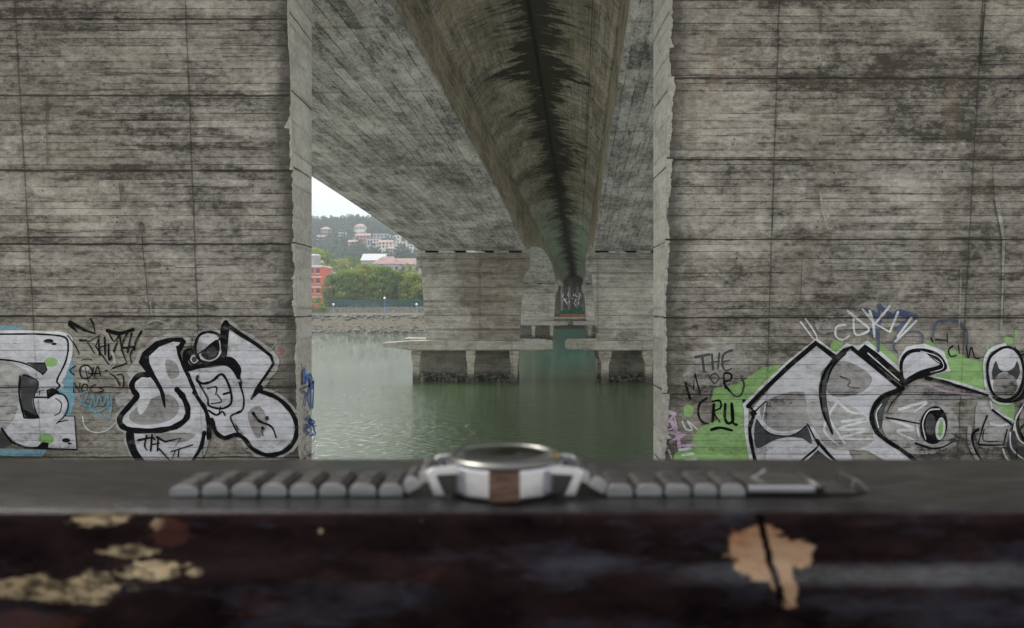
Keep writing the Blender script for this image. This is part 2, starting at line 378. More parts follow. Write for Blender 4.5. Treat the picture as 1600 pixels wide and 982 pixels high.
def hill_z(X, Y):
    base = 2.0 + 71 * sm((Y - 280) / 440) ** .9
    prof = 1 - .24 * sm((X / Y * 720 + 128) / 50) - .5 * sm((X / Y * 720 + 20) / 200)
    bumpy = 3.0 * math.sin(X * .035 + 1) * math.cos(Y * .021) + 1.6 * math.sin(X * .09 + Y * .03)
    return base * prof + bumpy * sm((Y - 300) / 100)
def make_bank():
    prof = [(-3, -8.5), (0, WATER - .15), (2, -5.0), (4.5, -4.0), (7, -2.9), (9, -2.1), (10.2, -1.45), (13.6, -1.25)]
    xs = [-600 + i * 12 for i in range(44)] + [-72 + i * 1.5 for i in range(100)] + [78 + i * 15 for i in range(36)]
    vs = []; rows = []
    rnd = random.Random(3)
    for dy, z in prof: rows.append([(X, shoreY(X) + dy + rnd.uniform(-.35, .35), z + (rnd.uniform(-.22, .22) if 0 < dy < 9 else 0)) for X in xs])
    for Yk in (232, 245, 262, 280): rows.append([(X, Yk, lerp(-.9, 2.0, (Yk - 232) / 48)) for X in xs])
    for k in range(30):
        Yk = 300 + k * 30; rows.append([(X, Yk, hill_z(X, Yk)) for X in xs])
    n = len(xs)
    for r in rows: vs += r
    fs = [(i * n + k, i * n + k + 1, (i + 1) * n + k + 1, (i + 1) * n + k) for i in range(len(rows) - 1) for k in range(n - 1)]
    m = MB(); m.add(vs, fs, 0, True)
    struct(m.build('terrain', M['bank'], fix=False), label='far river bank, lawn and hillside')
make_bank()
mb = MB(); mb.add([(-600, -28, -9), (600, -28, -9), (600, 1195, -9), (-600, 1195, -9)], [(0, 1, 2, 3)])
struct(mb.build('riverbed', plain('river_mud', (.06, .055, .04), .9), fix=False))

# ================================================================== BRIDGE DECKS
def soffit(Y):
    if Y < 15: return 6.7
    if Y < 60: return 6.7 - 2.25 * ((Y - 15) / 45) ** 1.6
    if Y < 142:
        q = abs(Y - 101) / 41; return 6.9 - 2.45 * q ** 2.0
    q = min(1, (Y - 142) / 30); return 4.45 + 1.6 * (1 - (1 - q) ** 2)
def extr(mb, sec, Ys, mi=0):
    """sec(Y) -> list of (offset, z) closed outline"""
    n = len(sec(Ys[0])); vs = []
    for Y in Ys:
        for o, z in sec(Y): vs.append((cx(Y) + o, Y, z))
    fs = [(i * n + k, i * n + (k + 1) % n, (i + 1) * n + (k + 1) % n, (i + 1) * n + k) for i in range(len(Ys) - 1) for k in range(n)]
    fs += [tuple(range(n)), tuple((len(Ys) - 1) * n + k for k in range(n))]
    mb.add(vs, fs, mi)
Ys = [9] + [12 + 2 * i for i in range(103)] + [217.9]
def deck(sg, wi, label):
    root = empty('bridge_deck', (cx(12) + sg * 6.7, 12, 4.4), label, 'bridge deck', 'twin decks of the road bridge')
    inv = -Vector(root.location)
    def fixloc(o): o.location = inv; return o
    g = MB(); extr(g, lambda Y: [(sg * wi, soffit(Y)), (sg * (wi - .02), soffit(Y) + .12), (sg * (wi - .02), 8.0), (sg * 10.8, 8.0), (sg * 10.8, soffit(Y))], Ys)
    for k_ in range(len(Ys) - 1): g.m[k_ * 5 + 1] = 1
    fixloc(g.build('box_girder', [M['soffit'], M['web']], root))
    g = MB(); extr(g, lambda Y: [(sg * .02, 9.25), (sg * 1.3, 8.98), (sg * (wi - .55), 8.62), (sg * (wi - .1), 8.004), (sg * 10.85, 8.004), (sg * 13.9, 9.2), (sg * 13.9, 9.9), (sg * .02, 9.9)], Ys)
    fixloc(g.build('deck_slab', M['slab'], root))
    g = MB(); extr(g, lambda Y: [(sg * 13.6, 9.903), (sg * 13.9, 9.903), (sg * 13.9, 10.8), (sg * 13.65, 10.8)], Ys)
    fixloc(g.build('parapet', M['pier_pale'], root))
    if sg < 0:
        g = MB(); extr(g, lambda Y: [(-.018, 9.22), (.018, 9.22), (.018, 9.7), (-.018, 9.7)], Ys)
        fixloc(g.build('joint_seal', M['black'], root))
    return root
deck(-1, 2.6, 'left concrete bridge deck with arched soffit rising over the bright water')
deck(1, 2.7, 'right concrete bridge deck with arched soffit meeting the tall pier on the right')

# ================================================================== FAR PIERS (in the water)
def far_pier(Yp, sg, label, thick=1.5):
    c = cx(Yp) + sg * 6.7
    root = empty('bridge_pier', (c, Yp, WATER), label, 'bridge pier', 'bridge piers standing in the river')
    W = -WATER       # local z of the eye level
    rnd = random.Random(int(Yp) + sg)
    def X(a): return a * -sg     # a>0 is towards the gap between the decks
    s = MB()
    step = [(3.72 + .33 * math.sin(q * math.pi / 10) ** 1.0, W + 3.05 - .62 * q / 5) for q in range(6)][::-1]
    outl = [(X(3.62), W - 2.56), (X(3.95), W + 2.3)]
    outl += [(X(4.02), W + 2.55), (X(4.25), W + 2.85), (X(4.42), W + 3.15)]
    outl += [(X(-4.42), W + 3.15), (X(-4.1), W + 3.05), (X(-4.02), W + 2.7), (X(-3.7), W - 2.56)]
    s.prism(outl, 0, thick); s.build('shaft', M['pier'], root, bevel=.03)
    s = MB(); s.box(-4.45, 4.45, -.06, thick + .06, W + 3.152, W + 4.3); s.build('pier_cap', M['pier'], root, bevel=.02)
    for a in (-3.3, -1.1, 1.1, 3.3):
        b_ = MB(); b_.box(a - .5, a + .5, .3, thick - .3, W + 4.302, W + 4.45 + .02); b_.build('bearing_pad', M['black'], root)
    # white mortar squeezed out along the cap front
    b_ = MB(); q = -3.9
    while q < 4.0:
        l_ = rnd.uniform(.25, .9)
        if rnd.random() < .5:
            hh = rnd.uniform(.05, .12); b_ = MB()
            b_.prism([(q, W + 4.302), (q + l_, W + 4.302), (q + l_ * .9, W + 4.3 + hh * .5), (q + l_ * .6, W + 4.3 + hh), (q + l_ * .2, W + 4.3 + hh * .7)], -.09, .25); b_.build('mortar_lump', M['mortar_white'], root)
        q += l_ + rnd.uniform(.05, .7)
    # platform with thin tapering ends
    s = MB()
    s.prism([(X(6.15), W - 2.60), (X(6.13), W - 2.58), (X(-4.6), W - 2.55), (X(-6.85), W - 2.72), (X(-6.9), W - 3.0), (X(-4.7), W - 3.28), (X(4.4), W - 3.28), (X(5.9), W - 3.22), (X(6.15), W - 3.18)], -1.1, .9)
    s.build('platform', M['pier_pale'], root, bevel=.03)
    s = MB(); s.prism([(X(5.8), W - 2.62), (X(-5.6), W - 2.45), (X(-5.7), W - 2.9), (X(5.8), W - 3.0)], .902, 4.2)
    s.build('platform', M['pier_pale'], root)
    for a in (-4.35, -.15, 3.2):
        for y0 in (-1.0, 2.6):
            s = MB(); t_ = W - 3.282; fl = .36 if sg < 0 else .48
            s.prism([(X(a - .26), -1.5), (X(a - .26), t_ - 1.1), (X(a - fl), t_ - .45), (X(a - fl), t_), (X(a + fl), t_), (X(a + fl), t_ - .45), (X(a + .26), t_ - 1.1), (X(a + .26), -1.5)], y0, y0 + .6)
            s.build('leg', M['pier_low'], root, bevel=.02)
    s = MB(); s.box(min(X(-4.1), X(3.6)), max(X(-4.1), X(3.6)), 1.0, 1.5, -1.5, W - 3.3); s.build('back_wall', M['backwall'], root)
    # barnacled rubble at the waterline
    s = MB()
    for k in range(150):
        a = rnd.uniform(-4.2, 3.6); r = rnd.uniform(.06, .2); z = rnd.uniform(-.1, .55) ** 1.0
        s.lathe([(r * .5, -r * .6), (r, -r * .1), (r * .7, r * .5), (r * .1, r * .8)], (X(a), rnd.uniform(.75, 1.0), z), 6, sm=False)
    s.build('barnacles', M['barnacle'], root)['kind'] = 'stuff'
    return root
M['mortar_white'] = plain('pale_mortar', (.62, .61, .57), .9, var=.2, scale=5)
M['barnacle'] = plain('barnacle_crust', (.17, .155, .12), .9, var=.6, scale=3)
far_pier(60, -1, 'broad tapering river pier on the left in front of the bright water and far trees')
far_pier(60, 1, 'broad tapering river pier on the right, half hidden behind the tall wall')
far_pier(142, -1, 'small distant river pier seen past the inner edge of the broad left pier')
far_pier(142, 1, 'small distant river pier seen past the inner edge of the broad right pier')

# abutment on the far shore, seen through the gap
def abutment():
    Y = 212; c = cx(Y)
    root = empty('abutment', (c, Y, WATER), 'dark abutment wall with white lettering at the far end of the gap under the bridge', 'abutment')
    W = -WATER
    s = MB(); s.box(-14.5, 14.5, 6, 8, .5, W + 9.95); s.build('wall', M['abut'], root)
    for a in (-2.7, -.6, 1.6):
        s = MB(); s.box(a - .35, a + .35, 5.4, 5.99, W - 1.0, W + 6); s.build('column', M['soffit'], root)
    s = MB(); s.box(-14.5, 14.5, -2.4, -1.4, W - 2.95, W - 2.6); s.build('quay_beam', M['pier_pale'], root)
    s = MB(); s.box(-14.5, 14.5, 0, .4, -.5, W - 2.96); s.build('quay_wall', M['backwall'], root)
    s = MB(); s.box(-14.5, 14.5, -1.38, 5.98, W - 3.2, W - 2.7); s.build('quay_floor', M['pier_pale'], root)
    s = MB(); s.box(-3.6, 3.6, -.9, -.8, W - 2.5, W - 1.9)
    s.build('barrier', plain('rusty_orange_paint', (.30, .12, .05), .7, var=.4, scale=1.5), root)
    # white lettering as spray strokes
    s = MB(); rnd = random.Random(5)
    for lx in (-3.0, -2.1, -1.3, .2, 1.0, 1.9):
        for k in range(4):
            a = Vector((lx + rnd.uniform(0, .7), 5.36, W + 1.3 + rnd.uniform(0, 2.2))); b2 = a + Vector((rnd.uniform(-.3, .5), 0, rnd.uniform(-1.1, 1.1)))
            s.tube([a, b2], .11, 5)
    s.build('graffiti', M['white_spray'], root)
    return root
M['white_spray'] = plain('white_spray_paint', (.75, .76, .78), .6, var=.1)
abutment()

# ================================================================== NEAR PIERS
LEAN = .095
def wallY(z): return 12.5 - LEAN * z
def front(x, y, off=0.0):
    k = (HY - y) / F; z = 12.5 * k / (1 + LEAN * k); Y = wallY(z); p = Vector(((x - HX) / F * Y, Y, z))
    return p + Vector((0, -1, -LEAN)).normalized() * off
near_l = empty('bridge_pier', (-8, 13, -3.2), 'tall board-marked concrete wall pier on the left covered in silver and black graffiti', 'bridge pier', 'bridge piers on the near bank')
near_r = empty('bridge_pier', (7, 13, -3.2), 'tall board-marked concrete wall pier on the right with green and silver graffiti', 'bridge pier', 'bridge piers on the near bank')
def unparent(o, root):
    o.location = -Vector(root.location); return o
def near_pier(root, x0, x1, mat, edge):
    s = MB()
    z0, z1 = -3.2, 6.70
    nz = 24
    # front face as a fine strip (vertical edges slightly uneven), sides smooth
    vs = [(x0, wallY(z0), z0), (x1, wallY(z0), z0), (x1, 13.42, z0), (x0, 13.42, z0), (x0, wallY(z1), z1), (x1, wallY(z1), z1), (x1, 13.42, z1), (x0, 13.42, z1)]
    s.add(vs, [(0, 1, 5, 4)], 0); s.add(vs, [(2, 3, 7, 6)], 0); s.add(vs, [(1, 2, 6, 5), (3, 0, 4, 7), (4, 5, 6, 7)], 1)
    unparent(s.build('shaft', [mat, M['side']], root), root)
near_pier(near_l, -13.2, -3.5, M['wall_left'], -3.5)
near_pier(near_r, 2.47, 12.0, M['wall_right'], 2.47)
# ragged mortar fins left at the corners by leaking formwork
def fin(root, xe, sg, segs, seed, wid):
    rnd = random.Random(seed); s = MB()
    for (z0, z1, w0, w1) in segs:
        n = int((z1 - z0) / .02); pts = []; slow = 0; fast = 0; tooth = 0
        for k in range(n + 1):
            z = lerp(z0, z1, k / n); slow = slow * .97 + rnd.uniform(-.009, .009); fast = fast * .5 + rnd.uniform(-.008, .008)
            if rnd.random() < .018: tooth = rnd.uniform(-.05, .11)
            tooth *= rnd.uniform(.55, .92)
            pts.append((z, max(.008, lerp(w0, w1, k / n) + (slow + fast + tooth) * min(1, w0 / .04))))
        for k in range(n):
            (za, wa), (zb, wb) = pts[k], pts[k + 1]; t_ = .045
            A = [(xe, wallY(za), za), (xe - sg * wa, wallY(za), za), (xe - sg * wb, wallY(zb), zb), (xe, wallY(zb), zb)]
            B = [(x, y - (t_ if i in (0, 3) else t_ * .45), z) for i, (x, y, z) in enumerate(A)]
            s.add(A + B, [(4, 5, 6, 7), (0, 1, 5, 4), (3, 7, 6, 2), (1, 2, 6, 5), (0, 4, 7, 3)])
    unparent(s.build('corner_fin', M['mortar'], root), root)
fin(near_l, -3.497, 1, [(-3.2, -.16, .03, .05), (-.14, 1.03, .045, .025), (1.06, 2.18, .04, .03), (2.2, 3.2, .055, .02), (3.2, 6.6, .012, .01)], 4, .1)
fin(near_r, 2.467, -1, [(-3.2, -1.42, .08, .13), (-1.40, -.18, .08, .06), (-.15, 1.08, .04, .11), (1.11, 2.37, .07, .05), (2.4, 3.65, .04, .08), (3.66, 6.6, .05, .02)], 9, .1)

# ------------------------------------------------------------------ graffiti
def paint(name, col, side, cover=.93, wear=.5):
    m, t, b = newmat(name); V = wallvec(t) if side != 'edge' else sidevec(t)
    cc, h = use_concrete(t, V, **(WALL[side] if side != 'edge' else WALL['left']), dirt=.3)
    lo = t.noise(V, 3.2, 6, .72, vec=(.8, 1.5, 1), off=(2, 6, 0)); st = t.noise(V, 2.2, 5, .6, vec=(.5, 2.6, 1), dist=.8)
    # uneven coat: thick and thin passes
    pc = t.mix(t.rng(st, .35, .68, 0, .42), (*col, 1), tuple(c * .62 for c in col))
    lum = t.new('ShaderNodeRGBToBW'); t.l.new(cc, lum.inputs[0])
    a = t.m('MULTIPLY', t.rng(lo, .33 - .1 * (1 - wear), .46, cover * .45, cover), 1)
    a = t.m('SUBTRACT', a, t.m('MULTIPLY', t.rng(lum.outputs[0], .03, .13, 1, 0), wear * .75))
    pc = t.mix(1, pc, t.mix(t.rng(lum.outputs[0], .06, .38), (.66, .65, .62), (1.08, 1.08, 1.08)), 'MULTIPLY')
    c = t.mix(t.m('MAXIMUM', a, 0), cc, pc)
    t.l.new(c, b.inputs['Base Color']); b.inputs['Roughness'].default_value = .6; b.inputs['Specular IOR Level'].default_value = .07; bumpto(t, b, h, .006, .6)
    return m
PM = {}
for side in ('left', 'right'):
    PM[side] = dict(silver=paint('silver_paint_' + side, (.66, .67, .71), side, .93, .6), black=paint('black_paint_' + side, (.006, .006, .007), side, 1.0, .10),
                    white=paint('white_paint_' + side, (.78, .80, .82), side, .85, .4), grey=paint('dark_grey_paint_' + side, (.045, .05, .055), side, .9, .4),
                    blue=paint('sky_blue_paint_' + side, (.20, .40, .50), side, .9, .4), navy=paint('navy_paint_' + side, (.04, .075, .19), side, .75, .5),
                    green=paint('green_paint_' + side, (.30, .52, .19), side, .92, .35), pink=paint('pink_paint_' + side, (.60, .44, .58), side, .9, .35),
                    haze=paint('thin_white_mist_' + side, (.60, .61, .63), side, .42, .9), mist=paint('faint_mist_' + side, (.40, .40, .40), side, .22, .9), scrub=paint('thin_grey_wash_' + side, (.36, .36, .38), side, .5, .9),
                    red=paint('red_paint_' + side, (.42, .07, .04), side, .8, .4))
edge_blue = paint('blue_edge_paint', (.06, .14, .40), 'edge', .9, .3); edge_white = paint('white_edge_paint', (.6, .6, .6), 'edge', .8, .4)
def catmull(p, per=6, closed=False):
    if len(p) < 3: return [tuple(q) for q in p]
    out = []; n = len(p); rng_ = range(n if closed else n - 1)
    for i in rng_:
        if closed: a, b, c, d_ = p[(i - 1) % n], p[i], p[(i + 1) % n], p[(i + 2) % n]
        else: a, b, c, d_ = p[max(i - 1, 0)], p[i], p[i + 1], p[min(i + 2, n - 1)]
        for k in range(per):
            t_ = k / per
            out.append(tuple(.5 * ((2 * b[j]) + (-a[j] + c[j]) * t_ + (2 * a[j] - 5 * b[j] + 4 * c[j] - d_[j]) * t_ * t_ + (-a[j] + 3 * b[j] - 3 * c[j] + d_[j]) * t_ ** 3) for j in range(2)))
    if not closed: out.append(tuple(p[-1]))
    return out
def Z1(p): return (p[0] / 3.2, 460 + p[1] / 3.2)
def R2(p): return (1020 + p[0] / 3.2733, 460 + p[1] / 3.2733)
def R3(p): return (1300 + p[0] / 3.2733, 460 + p[1] / 3.2733)
LAYER = [0]
class Art:
    """one painted piece: a single thin mesh of spray layers lying on the wall"""
    def __init__(s, side, conv, mapf=None, mats=None):
        s.mb = MB(); s.side = side; s.conv = conv; s.layer = 0; s.keys = []; s.map = mapf or front; s.mats = mats; s.rnd = random.Random(len(side) * 7)
    def mi(s, k):
        if k not in s.keys: s.keys.append(k)
        return s.keys.index(k)
    def off(s): s.layer += 1; LAYER[0] += 1; return .004 + .00025 * LAYER[0]
    def fill(s, col, pts, smooth=True, conv=None):
        cv = conv or s.conv; p = [cv(q) for q in pts]
        if smooth: p = catmull(p, 5, True)
        o = s.off(); tr = tessellate_polygon([[Vector((a, b, 0)) for a, b in p]])
        vs = [s.map(a, b, o) for a, b in p]; fs = []
        for t_ in tr:
            t_ = tuple(t_); q = [p[i] for i in t_]
            ar = (q[1][0] - q[0][0]) * (q[2][1] - q[0][1]) - (q[2][0] - q[0][0]) * (q[1][1] - q[0][1])
            fs.append(t_[::-1] if ar > 0 else t_)
        s.mb.add(vs, fs, s.mi(col))
    def ell(s, col, c, rx, ry, conv=None, rot=0):
        s.fill(col, [(c[0] + rx * math.cos(a) * math.cos(rot) - ry * math.sin(a) * math.sin(rot), c[1] + rx * math.cos(a) * math.sin(rot) + ry * math.sin(a) * math.cos(rot)) for a in [2 * math.pi * k / 10 for k in range(10)]], True, conv)
    def stroke(s, col, pts, w, w1=None, smooth=True, conv=None, closed=False):
        """w in zoom pixels; tapers to w1"""
        cv = conv or s.conv; sc = 1 / 3.25; w0 = w * sc; w1 = (w if w1 is None else w1) * sc
        p = [cv(q) for q in pts]
        p = catmull(p, 7, closed) if smooth else p
        if closed: p.append(p[0])
        # resample
        q = [p[0]]
        for a in p[1:]:
            if math.dist(a, q[-1]) > .8: q.append(a)
        if len(q) < 2: return
        o = s.off(); n = len(q); Lp = []; Rp = []
        for i, a in enumerate(q):
            b = q[min(i + 1, n - 1)]; c = q[max(i - 1, 0)]; dx, dy = b[0] - c[0], b[1] - c[1]; l = math.hypot(dx, dy) or 1
            nx, ny = -dy / l, dx / l; t_ = i / (n - 1); ww = lerp(w0, w1, t_) * .5 * (1 + .10 * math.sin(i * .9 + s.layer) + s.rnd.uniform(-.07, .07))
            Lp.append(s.map(a[0] + nx * ww, a[1] + ny * ww, o)); Rp.append(s.map(a[0] - nx * ww, a[1] - ny * ww, o))
        vs = Lp + Rp; fs = [(i, i + 1, n + i + 1, n + i) for i in range(n - 1)]; s.mb.add(vs, fs, s.mi(col))
        for e in (0, n - 1):     # round spray ends
            a = q[e]; r_ = (w0 if e == 0 else w1) * .5; v = [s.map(a[0] + r_ * math.cos(k * math.pi / 4), a[1] + r_ * math.sin(k * math.pi / 4), o + .0001) for k in range(8)]
            s.mb.add(v, [tuple(range(8))[::-1]], s.mi(col))
    def done(s, root, label):
        mats = [(s.mats or PM[s.side])[k] for k in s.keys]
        o = s.mb.build('graffiti', mats, root, fix=False); unparent(o, root); o['label'] = label or 'x'; return o

# far-left block letter
a = Art('left', Z1)
a.fill('blue', [(-20, 165), (60, 158), (130, 178), (160, 200), (-20, 205)]); a.fill('blue', [(350, 285), (368, 400), (376, 500), (360, 590), (335, 610), (300, 590), (290, 430)])
a.fill('blue', [(-20, 772), (235, 778), (212, 812), (-20, 808)], False)
a.stroke('white', [(-20, 192), (200, 196), (330, 206), (352, 250), (338, 345), (298, 440), (310, 462)], 26)
a.fill('silver', [(-20, 192), (200, 198), (325, 210), (342, 260), (330, 340), (286, 432), (300, 458), (262, 492), (322, 500), (342, 555), (316, 606), (375, 610), (386, 775), (240, 770), (110, 765), (20, 690), (-20, 640)], False)
a.fill('haze', [(-20, 340), (90, 360), (150, 410), (105, 520), (60, 640), (-20, 660)])
a.ell('green', (255, 340), 34, 24); a.ell('green', (232, 724), 40, 26)
a.fill('grey', [(112, 402), (192, 440), (165, 520), (170, 570), (196, 615), (130, 612), (108, 540)]); a.fill('grey', [(140, 344), (225, 344), (236, 378), (215, 398)], False)
a.fill('grey', [(-20, 665), (20, 690), (62, 755), (-20, 772)], False)
a.fill('black', [(232, 478), (266, 468), (300, 488), (238, 526)], False); a.fill('black', [(120, 575), (196, 612), (180, 620), (128, 612)], False)
a.stroke('black', [(-20, 200), (100, 199), (205, 200), (322, 214), (342, 262), (328, 340), (286, 430), (300, 458), (262, 488)], 9)
a.stroke('black', [(-20, 325), (60, 332), (140, 352), (215, 400)], 10, 5); a.stroke('black', [(140, 344), (225, 344), (236, 378), (215, 402)], 8, smooth=False)
a.stroke('black', [(102, 410), (98, 500), (118, 600), (132, 618), (196, 617)], 12, 8); a.stroke('black', [(115, 402), (192, 438), (168, 530), (190, 612)], 6)
a.stroke('black', [(285, 495), (322, 505), (342, 548), (330, 600), (285, 645)], 9, 6); a.stroke('black', [(175, 515), (235, 515)], 8); a.stroke('black', [(280, 520), (308, 545), (300, 590), (275, 605)], 5)
a.stroke('black', [(185, 490), (225, 478)], 4); a.stroke('black', [(200, 505), (200, 480)], 4)
a.stroke('black', [(10, 672), (60, 740), (130, 766), (240, 772), (386, 776)], 12, 8, smooth=False); a.stroke('black', [(386, 776), (374, 610), (320, 608)], 5, smooth=False); a.stroke('black', [(290, 640), (340, 628)], 5)
a.ell('black', (245, 234), 24, 11); a.ell('black', (272, 248), 14, 6); a.ell('black', (332, 730), 20, 11); a.ell('black', (350, 746), 10, 5)
a.fill('black', [(215, 738), (245, 742), (242, 770), (110, 768), (190, 760)], False)
a.done(near_l, 'silver block letter with sky blue shadow at the left edge of the wall')
# small tags
a = Art('left', Z1)
a.stroke('black', [(352, 140), (372, 150), (420, 178), (478, 196), (468, 150), (455, 122)], 18, 9, smooth=False); a.stroke('black', [(350, 150), (392, 192)], 20, 4)
a.stroke('black', [(340, 205), (380, 260), (398, 300)], 6); a.stroke('black', [(402, 230), (450, 235), (500, 205), (480, 260), (545, 350)], 12, 6, smooth=False); a.stroke('black', [(430, 225), (475, 295)], 6)
a.stroke('black', [(495, 225), (500, 305)], 9); a.stroke('black', [(525, 215), (528, 300)], 9); a.stroke('black', [(497, 265), (535, 255)], 7)
a.stroke('black', [(540, 182), (600, 195), (668, 176)], 22, 16); a.stroke('black', [(548, 195), (572, 235), (598, 205)], 8); a.stroke('black', [(545, 250), (550, 330), (590, 235)], 9); a.stroke('black', [(600, 205), (612, 280), (636, 345), (530, 382)], 10, 7, smooth=False)
a.stroke('black', [(640, 190), (612, 262), (668, 262)], 10); a.stroke('black', [(660, 195), (640, 290)], 9); a.stroke('black', [(708, 186), (680, 240), (676, 282)], 13, 6); a.stroke('black', [(676, 262), (655, 300), (660, 345)], 9, 5)
a.stroke('black', [(552, 396), (580, 415), (602, 455)], 7); a.stroke('black', [(590, 402), (612, 402), (622, 430), (618, 465)], 7)
a.stroke('black', [(380, 358), (352, 380), (372, 402)], 6); a.ell('haze', (432, 372), 20, 12)
a.stroke('black', [(402, 385), (412, 415), (445, 418), (465, 385), (440, 355), (410, 362)], 7, closed=True); a.stroke('black', [(470, 365), (465, 405)], 6); a.stroke('black', [(445, 395), (505, 395)], 7); a.stroke('black', [(475, 415), (490, 360), (505, 405)], 6); a.stroke('black', [(428, 360), (445, 440)], 4)
a.stroke('black', [(372, 490), (372, 440), (400, 488), (402, 445)], 7, smooth=False); a.stroke('black', [(420, 450), (412, 480), (435, 480), (440, 455)], 6, closed=True); a.stroke('black', [(480, 450), (455, 468), (470, 490), (520, 482), (500, 465)], 6)
a.stroke('black', [(410, 330), (440, 322), (465, 330)], 4)
a.done(near_l, 'thin black hand-written tags between the two silver pieces')
a = Art('left', Z1)
a.fill('haze', [(640, 380), (690, 330), (715, 365), (700, 400), (660, 420)]); a.fill('haze', [(580, 510), (640, 490), (680, 530), (600, 560)])
a.stroke('blue', [(400, 500), (440, 488), (420, 540), (400, 520), (450, 560), (470, 500), (480, 560), (500, 505), (515, 555), (540, 500), (545, 560), (562, 500), (558, 585)], 8)
a.stroke('blue', [(400, 545), (470, 575), (540, 625), (550, 560), (480, 590), (430, 550)], 8); a.stroke('haze', [(560, 285), (575, 330), (540, 380), (580, 340)], 14)
a.stroke('white', [(416, 612), (428, 660), (470, 688), (530, 682), (592, 632)], 6, 4); a.stroke('haze', [(740, 145), (790, 130), (850, 160), (820, 175)], 10, 5); a.stroke('haze', [(752, 40), (764, 76)], 12, 5)
a.stroke('red', [(1400, 270), (1408, 300), (1420, 275), (1402, 285)], 6); a.stroke('haze', [(1385, 240), (1362, 270), (1372, 300)], 5)
a.done(near_l, 'pale blue scribbled tag with a thin arc below it')
# silver character piece
a = Art('left', Z1)
HB = [[(938, 236), (905, 222), (860, 222), (790, 240), (728, 290), (706, 335), (735, 380), (775, 430), (802, 480)], [(748, 402), (700, 408), (668, 445), (672, 480), (690, 505), (650, 555), (608, 610), (612, 655), (650, 680)],
      [(655, 690), (655, 750), (690, 815), (740, 850), (860, 850), (960, 830), (1010, 770), (1025, 700)], [(1130, 140), (1190, 190), (1280, 245), (1358, 308), (1372, 350), (1340, 400), (1300, 452)],
      [(1290, 480), (1380, 515), (1450, 575), (1485, 655), (1474, 730), (1420, 785), (1340, 802), (1270, 775), (1225, 725), (1205, 700)], [(990, 270), (995, 215), (1045, 188), (1100, 205), (1120, 240)]]
for h_ in HB: a.stroke('haze', h_, 52)
a.fill('silver', [(745, 330), (770, 280), (830, 240), (910, 232), (892, 280), (915, 350), (945, 420), (985, 500), (1035, 580), (1045, 690), (1012, 765), (965, 838), (850, 850), (730, 835), (685, 760), (668, 685), (622, 660), (612, 615), (655, 560), (695, 505), (676, 470), (700, 418), (745, 410), (790, 440), (800, 440)])
a.fill('silver', [(945, 385), (1050, 368), (1140, 360), (1196, 420), (1215, 520), (1195, 600), (1175, 640), (1190, 695), (1130, 712), (1080, 680), (1045, 610), (985, 500)])
a.fill('silver', [(1140, 180), (1250, 240), (1352, 312), (1360, 355), (1295, 450), (1310, 490), (1400, 535), (1465, 620), (1472, 710), (1410, 780), (1330, 792), (1255, 755), (1215, 690), (1175, 640), (1205, 580), (1215, 440), (1185, 345), (1130, 310)], False)
a.ell('silver', (1045, 265), 62, 74); a.ell('silver', (970, 312), 34, 38)
a.fill('scrub', [(650, 600), (760, 520), (850, 500), (900, 560), (850, 630), (700, 650)]); a.fill('scrub', [(830, 330), (880, 340), (900, 400), (850, 420)]); a.fill('scrub', [(720, 700), (900, 690), (980, 700), (900, 740)]); a.fill('scrub', [(1240, 600), (1300, 560), (1340, 640), (1290, 720)])
a.fill('white', [(1155, 200), (1190, 215), (1170, 290), (1150, 300)]); a.fill('white', [(680, 440), (705, 430), (740, 450), (760, 520), (700, 600)])
# dark body shapes and outlines
a.fill('black', [(935, 235), (915, 215), (850, 216), (780, 235), (715, 290), (696, 340), (730, 385), (772, 432), (800, 480), (822, 560), (832, 572), (828, 500), (812, 460), (778, 400), (752, 345), (748, 310), (800, 262), (870, 236), (905, 240), (890, 262), (905, 290)], False)
a.stroke('black', [(750, 402), (700, 405), (664, 445), (672, 482), (690, 505), (655, 552), (606, 612), (612, 655), (668, 678), (780, 680), (870, 664), (930, 625), (942, 575), (920, 515), (888, 475)], 26, 30)
a.fill('black', [(640, 676), (672, 690), (682, 760), (722, 822), (760, 850), (700, 850), (655, 790), (634, 720)]); a.stroke('black', [(1025, 690), (1008, 760), (968, 830)], 22, 16)
a.stroke('black', [(890, 262), (905, 320), (935, 390), (968, 460), (985, 505), (1030, 575), (1045, 640), (1048, 718)], 14, 24)
a.fill('black', [(918, 290), (950, 268), (985, 285), (965, 300), (945, 330), (955, 355), (990, 362), (960, 382), (925, 365)])
a.stroke('black', [(1045, 188), (1100, 205), (1115, 265), (1095, 325), (1045, 342), (995, 320), (980, 260), (1000, 205)], 14, closed=True)
a.ell('white', (1062, 272), 50, 56); a.fill('black', [(1012, 290), (1084, 226), (1102, 265), (1088, 312), (1050, 328), (1022, 318)]); a.ell('grey', (1062, 285), 26, 26)
a.stroke('black', [(982, 305), (1050, 262), (1112, 215)], 8); a.stroke('black', [(950, 330), (962, 300), (990, 300), (1000, 330), (975, 350)], 8, closed=True); a.ell('grey', (975, 325), 13, 14)
a.fill('black', [(940, 362), (1040, 340), (1150, 310), (1205, 360), (1206, 402), (1192, 425), (1160, 375), (1110, 352), (1010, 368), (945, 385)])
a.fill('black', [(1108, 160), (1130, 128), (1150, 150), (1145, 220), (1135, 312), (1112, 290), (1104, 220)])
a.stroke('black', [(1132, 148), (1200, 195), (1290, 252), (1358, 308), (1370, 345), (1335, 400), (1290, 462), (1260, 522)], 22, 10, smooth=False)
a.fill('black', [(1300, 448), (1320, 470), (1290, 500), (1258, 525), (1280, 480)])
a.stroke('black', [(1290, 480), (1385, 515), (1455, 580), (1486, 655), (1474, 730), (1420, 785), (1340, 802), (1268, 772), (1222, 718), (1180, 700), (1128, 716), (1085, 690), (1062, 625)], 22, 22)
